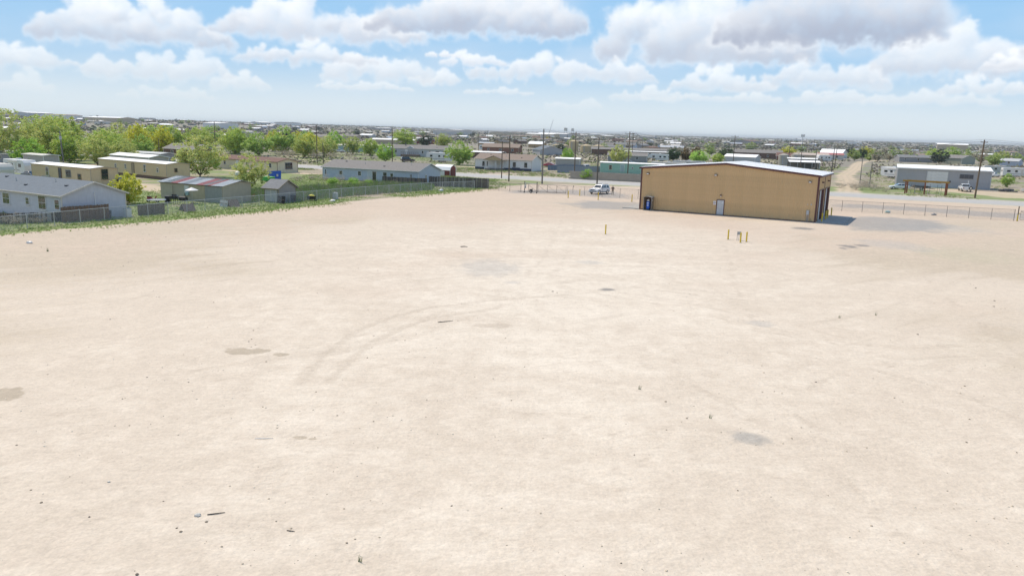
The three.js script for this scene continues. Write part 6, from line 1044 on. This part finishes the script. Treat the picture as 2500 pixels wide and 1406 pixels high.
{ const t = spotL('barbecue_grill', 'silver and black barbecue grill before the patchwork roofed shed', 'grill', -48.4, -110.7, rad(-20)); part('firebox', bx(.9, .35, .55, 0, .75, 0), M.black, t); part('lid', new THREE.CylinderGeometry(.28, .28, .9, 12, 1, false, 0, Math.PI).rotateZ(Math.PI / 2).rotateX(-Math.PI / 2).translate(0, 1.1, 0), M.steel, t); for (const x of [-.4, .4]) for (const z of [-.2, .2]) part('leg', bx(.05, .75, .05, x, 0, z), M.black, t); part('side_shelf', bx(.4, .04, .5, .66, 1.0, 0), M.black, t);
  const s = spotL('smoker', 'black barrel smoker right of the barbecue grill', 'smoker', -46.9, -110.2, rad(-20)); part('barrel', cyl(.32, .32, 1.1, 0, 0, 0, 14).rotateZ(Math.PI / 2).translate(.55, .85, 0), M.black, s); part('chimney', cyl(.06, .06, .5, .35, 1.1, 0, 8), M.black, s); for (const x of [-.4, .4]) for (const z of [-.18, .18]) part('leg', bar(V(x, 0, z * 1.4), V(x, .7, z), .02), M.black, s);
  const b = spotL('rubbish_bin', 'black wheeled rubbish bin left of the barbecue grill', 'bin', -49.6, -111.3); part('bin', drawn([[-.26, .08], [.26, .08], [.32, 1.0], [-.32, 1.0]], .58, .03), M.black, b); part('lid', bx(.68, .06, .64, 0, 1.0, 0), M.darkGrey, b); for (const s2_ of [-.2, .2]) part('wheel', cyl(.1, .1, .06, 0, 0, 0, 10).rotateX(Math.PI / 2).translate(-.2, .1, s2_), M.rubber, b);
  const c = spotL('scooter', 'grey and red parked scooter at the left end of the patchwork shed', 'scooter', -52.2, -112.2, rad(20)); part('frame', drawn([[-.7, .45], [-.2, .35], [.3, .3], [.6, .9], [.5, .95], [.2, .45], [-.15, .75], [-.75, .8]], .3, .04), M.red, c); for (const x of [-.55, .65]) part('wheel', new THREE.TorusGeometry(.2, .08, 6, 14).translate(x, .28, 0), M.rubber, c); part('seat', bx(.6, .1, .28, -.4, .8, 0), M.black, c); part('handlebar', bar(V(.52, 1.05, -.3), V(.52, 1.05, .3), .025), M.steel, c);
  const p = spotL('picnic_table', 'wooden picnic table beside the yellow-green bush', 'table', -52.8, -104.6, rad(-30)); part('top', bx(1.8, .06, .8, 0, .74, 0), M.wood, p); for (const z of [-.65, .65]) part('bench', bx(1.8, .05, .28, 0, .44, z), M.wood, p); for (const x of [-.7, .7]) for (const z of [-.5, .5]) part('leg', bar(V(x, 0, z), V(x, .74, z * .4), .05, 4), M.wood, p);
  const tr = spotL('trampoline', 'round blue-grey trampoline on the grass by the yellow-green bush', 'trampoline', -50.4, -109.5); part('mat', cyl(1.5, 1.5, .03, 0, .85, 0, 24), M.midGrey, tr); part('edge_pad', new THREE.TorusGeometry(1.6, .12, 6, 28).rotateX(Math.PI / 2).scale(1, .5, 1).translate(0, .88, 0), plain(.26, .32, .42, .7), tr); for (let k = 0; k < 6; k++) part('leg', cyl(.03, .03, .86, Math.cos(k * 1.047) * 1.6, 0, Math.sin(k * 1.047) * 1.6, 6), M.galv, tr); tr.scale.setScalar(.75);
}
{ // pens and panels on the grass along the fence
  for (const [label, x, z, w, h, turn, mat] of [['flat grey plywood sheet leaning low behind the fence below the shed', -40.6, -108.4, 2.0, .95, -40, M.paleGrey], ['grey panel leaning behind the fence beside the small shed', -33.6, -117.6, 1.4, 1.1, -30, M.woodGrey], ['black tarp covered panel leaning at the small shed corner', -34.6, -115.2, 1.7, 1.15, -35, M.black]]) { const t = spotL('leaning_panel', label, 'panel', x, z, rad(turn)); part('sheet', bx(w, h, .05).rotateX(-.18), mat, t); part('batten', bx(w - .2, .08, .04, 0, h * .5, .05).rotateX(-.18), M.wood, t); }
  for (const [label, x, z] of [['dark tent-shaped wire coop on the grass, left one', -43.2, -102.6], ['dark tent-shaped wire coop on the grass, right one', -39.9, -109.9]]) { const t = spotL('poultry_coop', label, 'coop', x, z, rad(-50)); part('frame', drawn([[-1.3, 0], [1.3, 0], [.2, .85], [-.1, .85]], 1.5, .02), M.woodDark, t); part('ridge', bx(.1, .08, 1.6, .05, .84, 0), M.wood, t); }
  const u = spotL('utility_cabinet', 'grey utility box by the fence in the weedy lot', 'utility box', -28.6, -124.5, rad(-30)); part('cabinet', bx(.7, 1.1, .5), M.paleGrey, u); part('door', bx(.6, .95, .03, 0, .08, .26), plain(.42, .43, .44, .5), u); part('pad', bx(.9, .08, .7), M.concrete, u);
  const w = spotL('water_cooler', 'white box standing beside the grey house gable', 'box', -46.9, -94.0, rad(-30)); part('box', bx(.8, 1.0, .6), M.white, w); part('lid', bx(.84, .08, .64, 0, 1.0, 0), M.paleGrey, w);
  const b = spotL('rubbish_bin', 'dark rubbish bin standing against the grey house gable', 'bin', -48.3, -92.3); part('bin', cyl(.28, .32, .85, 0, 0, 0, 12), M.darkGrey, b); part('lid', cyl(.34, .3, .1, 0, .85, 0, 12), M.black, b);
  const y = spotL('wheelbarrow', 'yellow-topped black handcart beside the small shed', 'cart', -31.5, -121.0, rad(-20)); part('tray', drawn([[-.55, .3], [.4, .3], [.6, .75], [-.65, .75]], .75, .03), M.black, y); part('load', new THREE.SphereGeometry(.5, 12, 8).scale(1, .4, .65).translate(0, .78, 0), plain(.75, .65, .08, .6), y); part('wheel', new THREE.TorusGeometry(.17, .06, 6, 14).translate(.65, .22, 0), M.rubber, y); for (const s of [1, -1]) { part('handle', bar(V(-.4, .45, s * .25), V(-1.1, .62, s * .3), .025), M.wood, y); part('leg', bar(V(-.4, .32, s * .25), V(-.45, 0, s * .28), .025), M.steel, y); }
  const k = spotL('play_bike', 'small red tricycle under the tree beside the patchwork shed', 'tricycle', -41, -121.5, rad(30)); part('frame', [bar(V(-.4, .3, 0), V(.4, .55, 0), .05), bar(V(.4, .25, 0), V(.42, .85, 0), .04)], M.red, k); part('front_wheel', new THREE.TorusGeometry(.2, .05, 6, 14).translate(.42, .25, 0), M.rubber, k); for (const s of [1, -1]) part('rear_wheel', new THREE.TorusGeometry(.13, .05, 6, 14).translate(-.4, .18, s * .25), M.rubber, k); part('seat', bx(.25, .08, .22, -.15, .5, 0), M.red, k);
  const d = spotL('satellite_dish', 'white satellite dish on a mast in the small tree beside the shed', 'dish', -48.9, -138); part('mast', cyl(.04, .04, 2.9, 0, 0, 0, 8), M.steel, d); part('dish', new THREE.SphereGeometry(.6, 14, 6, 0, 6.28, 0, .9).rotateX(1.1).translate(0, 2.7, -.2), M.white, d);
}
{ // stack of stuff by the grey workshop
  const R = rng(88);
  for (const [label, x, z, mat] of [['dark heap of scrap by the right end of the grey workshop', 121.5, -193.5, M.darkGrey], ['pale heap of boards on the sand right of the workshop', 127.5, -194.5, M.offwhite]]) { const t = spotL('scrap_heap', label, 'heap', x, z); for (let k = 0; k < 12; k++) part('piece', bx(.5 + R() * 1.3, .2 + R() * .5, .4 + R() * .8, (R() - .5) * 3.6, R() * .12, (R() - .5) * 1.2, R() * 3), k % 4 ? mat : M.woodGrey, t); }
}
// litter and clods on the bare yard
{
  const clodG = (() => { const g = new THREE.IcosahedronGeometry(1, 1), p = g.attributes.position; for (let i = 0; i < p.count; i++) { const k = 1 + noise(p.getX(i) * 1.7 + 3, p.getY(i) * 1.7 + p.getZ(i) * 2.1) * .6; p.setXYZ(i, p.getX(i) * k, p.getY(i) * k * .62, p.getZ(i) * k); } g.computeVertexNormals(); return g; })(), clodM = [plain(.20, .165, .125, .95), plain(.26, .215, .165, .95), plain(.14, .12, .10, .95)];
  const R = rng(99), where = (x, z) => `${z > -24 ? 'bottom edge' : z > -30 ? 'near foreground' : z > -40 ? 'foreground' : 'middle'} ${x < -9 ? 'on the left' : x < 3 ? 'in the centre' : x < 14 ? 'right of centre' : 'on the right'}`;
  for (let [x, z, s] of [[-9.3, -20.4, .13], [-9.5, -20.6, .1], [6.9, -32.6, .16], [7.4, -30.6, .14], [11.1, -28.7, .12], [18, -28.8, .14], [24.8, -46, .2], [.1, -32.2, .11], [-1.7, -22.4, .1], [19.4, -27.9, .1], [-17.6, -26.1, .11], [-15, -22.7, .1], [-14.2, -21.9, .12], [-8.8, -21, .12], [-12.3, -21.1, .11], [-9.5, -18.2, .16], [19.6, -31.4, .12], [36.1, -57, .22], [34.8, -54.9, .2], [37.6, -62, .2], [3, -56, .22], [3.3, -55.6, .16], [-10.6, -22.2, .09], [-16.6, -34, .11], [14.8, -36, .12], [22, -36, .14]]) { const c = part('dirt_clod', clodG, clodM[Math.floor(R() * 3)]); s *= .3; c.scale.set(s * (.8 + R() * .6), s * .8, s * (.8 + R() * .5)); c.position.set(x, s * .2, z); c.rotation.y = R() * 6; tag(c, 'dark dirt clod lying on the bare yard, ' + where(x, z), 'clod', 'dirt clods on the yard'); }
  const bag = (name, label, x, z, s, mat) => { const g = new THREE.SphereGeometry(1, 10, 7), p = g.attributes.position; for (let i = 0; i < p.count; i++) { const k = 1 + noise(p.getX(i) * 2.3 + x, p.getY(i) * 2.3 + z + p.getZ(i)) * .9; p.setXYZ(i, p.getX(i) * k, Math.max(-.2, p.getY(i) * k * .55), p.getZ(i) * k * .7); } g.computeVertexNormals(); const m = part(name, g, mat); m.scale.setScalar(s); m.position.set(x, s * .2, z); return tag(m, label, 'litter'); };
  bag('litter', 'crumpled white paper scrap at the bottom left of the yard', -9.2, -21.35, .10, M.offwhite); bag('litter', 'tiny white scrap left of the crumpled paper', -12.9, -23.4, .05, M.offwhite); bag('litter', 'white scrap at the far left below the fence', -45.2, -71.8, .28, M.white); bag('plastic_bag', 'white plastic bag at the fence foot in the weedy lot', -28.2, -120.8, .42, M.white); bag('plastic_bag', 'white and blue bag caught at the fence near the board fence', -13.9, -147.2, .45, paint(.6, .64, .70, .6)); bag('litter', 'pale teal lump at the right fence foot', 61, -127.2, .45, M.teal); bag('rock', 'grey rock at the right fence foot', 67.5, -125.2, .4, M.midGrey);
  const stick = (label, x, z, len, turn, r, mat) => tag(part('stick', [bar(V(-len / 2, r * .8, 0), V(0, r * 1.6, len * .05), r, 5), bar(V(0, r * 1.6, len * .05), V(len / 2, r * .8, 0), r, 5, r * .5)].map((g) => g.rotateY(turn).translate(x, 0, z)), mat), label, 'stick');
  stick('thin white stick lying on the sand left of centre', -9.1, -27.3, .66, .12, .014, M.white); stick('bent dark branch lying in the middle of the yard', -4, -46, 1.0, .5, .022, M.woodDark); stick('short dark branch in the yard towards the rolling gate', -4.9, -76.9, .7, .1, .045, M.woodDark); stick('dark twig at the lower left beside the crumpled paper', -8.7, -21.5, .5, .35, .018, M.woodDark); stick('small twig at the bottom centre left', -6.2, -20.6, .25, -.2, .014, M.woodDark);
  const weedG = tuft(8, 9, .3, .08, .012), wm = plain(.10, .16, .05, .9, { side: THREE.DoubleSide });
  for (const [x, z, l] of [[6, -34.2, 'tiny weed sprout right of the centre foreground'], [-3.9, -19.1, 'tiny green weed at the bottom edge'], [8.4, -30.7, 'tiny weed beside the dark clods right of centre'], [21.6, -49.9, 'dry weed stalk in the right yard, left one'], [24.5, -51, 'dry weed stalk in the right yard, right one'], [-41, -67.6, 'green weed tuft in the upper left yard']]) { const w = part('weed', weedG, wm); w.position.set(x, 0, z); w.scale.setScalar(x < -30 ? 1.3 : .75); tag(w, l, 'weed'); }
  const pebM = new THREE.MeshStandardMaterial({ color: lin(1, 1, 1), roughness: .95 });
  scatter('pebbles', 'small stones and dirt crumbs strewn over the bare yard', clodG, pebM, 4200, 71, (Q) => { const z = -15 - Math.pow(Q(), 1.5) * 75, x = (Q() - .5) * (-z * 1.5 + 6); if (x < xAt(EDGE, z) + 1) return null; if (fbm(x * .12, z * .12, 3) < Q() * .7 - .35) return null; const s = .007 + Math.pow(Q(), 5) * .028; return [x, z, s * (1 + -z * .006), s * .15, Q() < .4 ? [.62, .56, .46] : Q() < .15 ? [.28, .23, .175] : [.46, .39, .30]]; }, 'pebbles');
}

renderer.render(scene, camera);
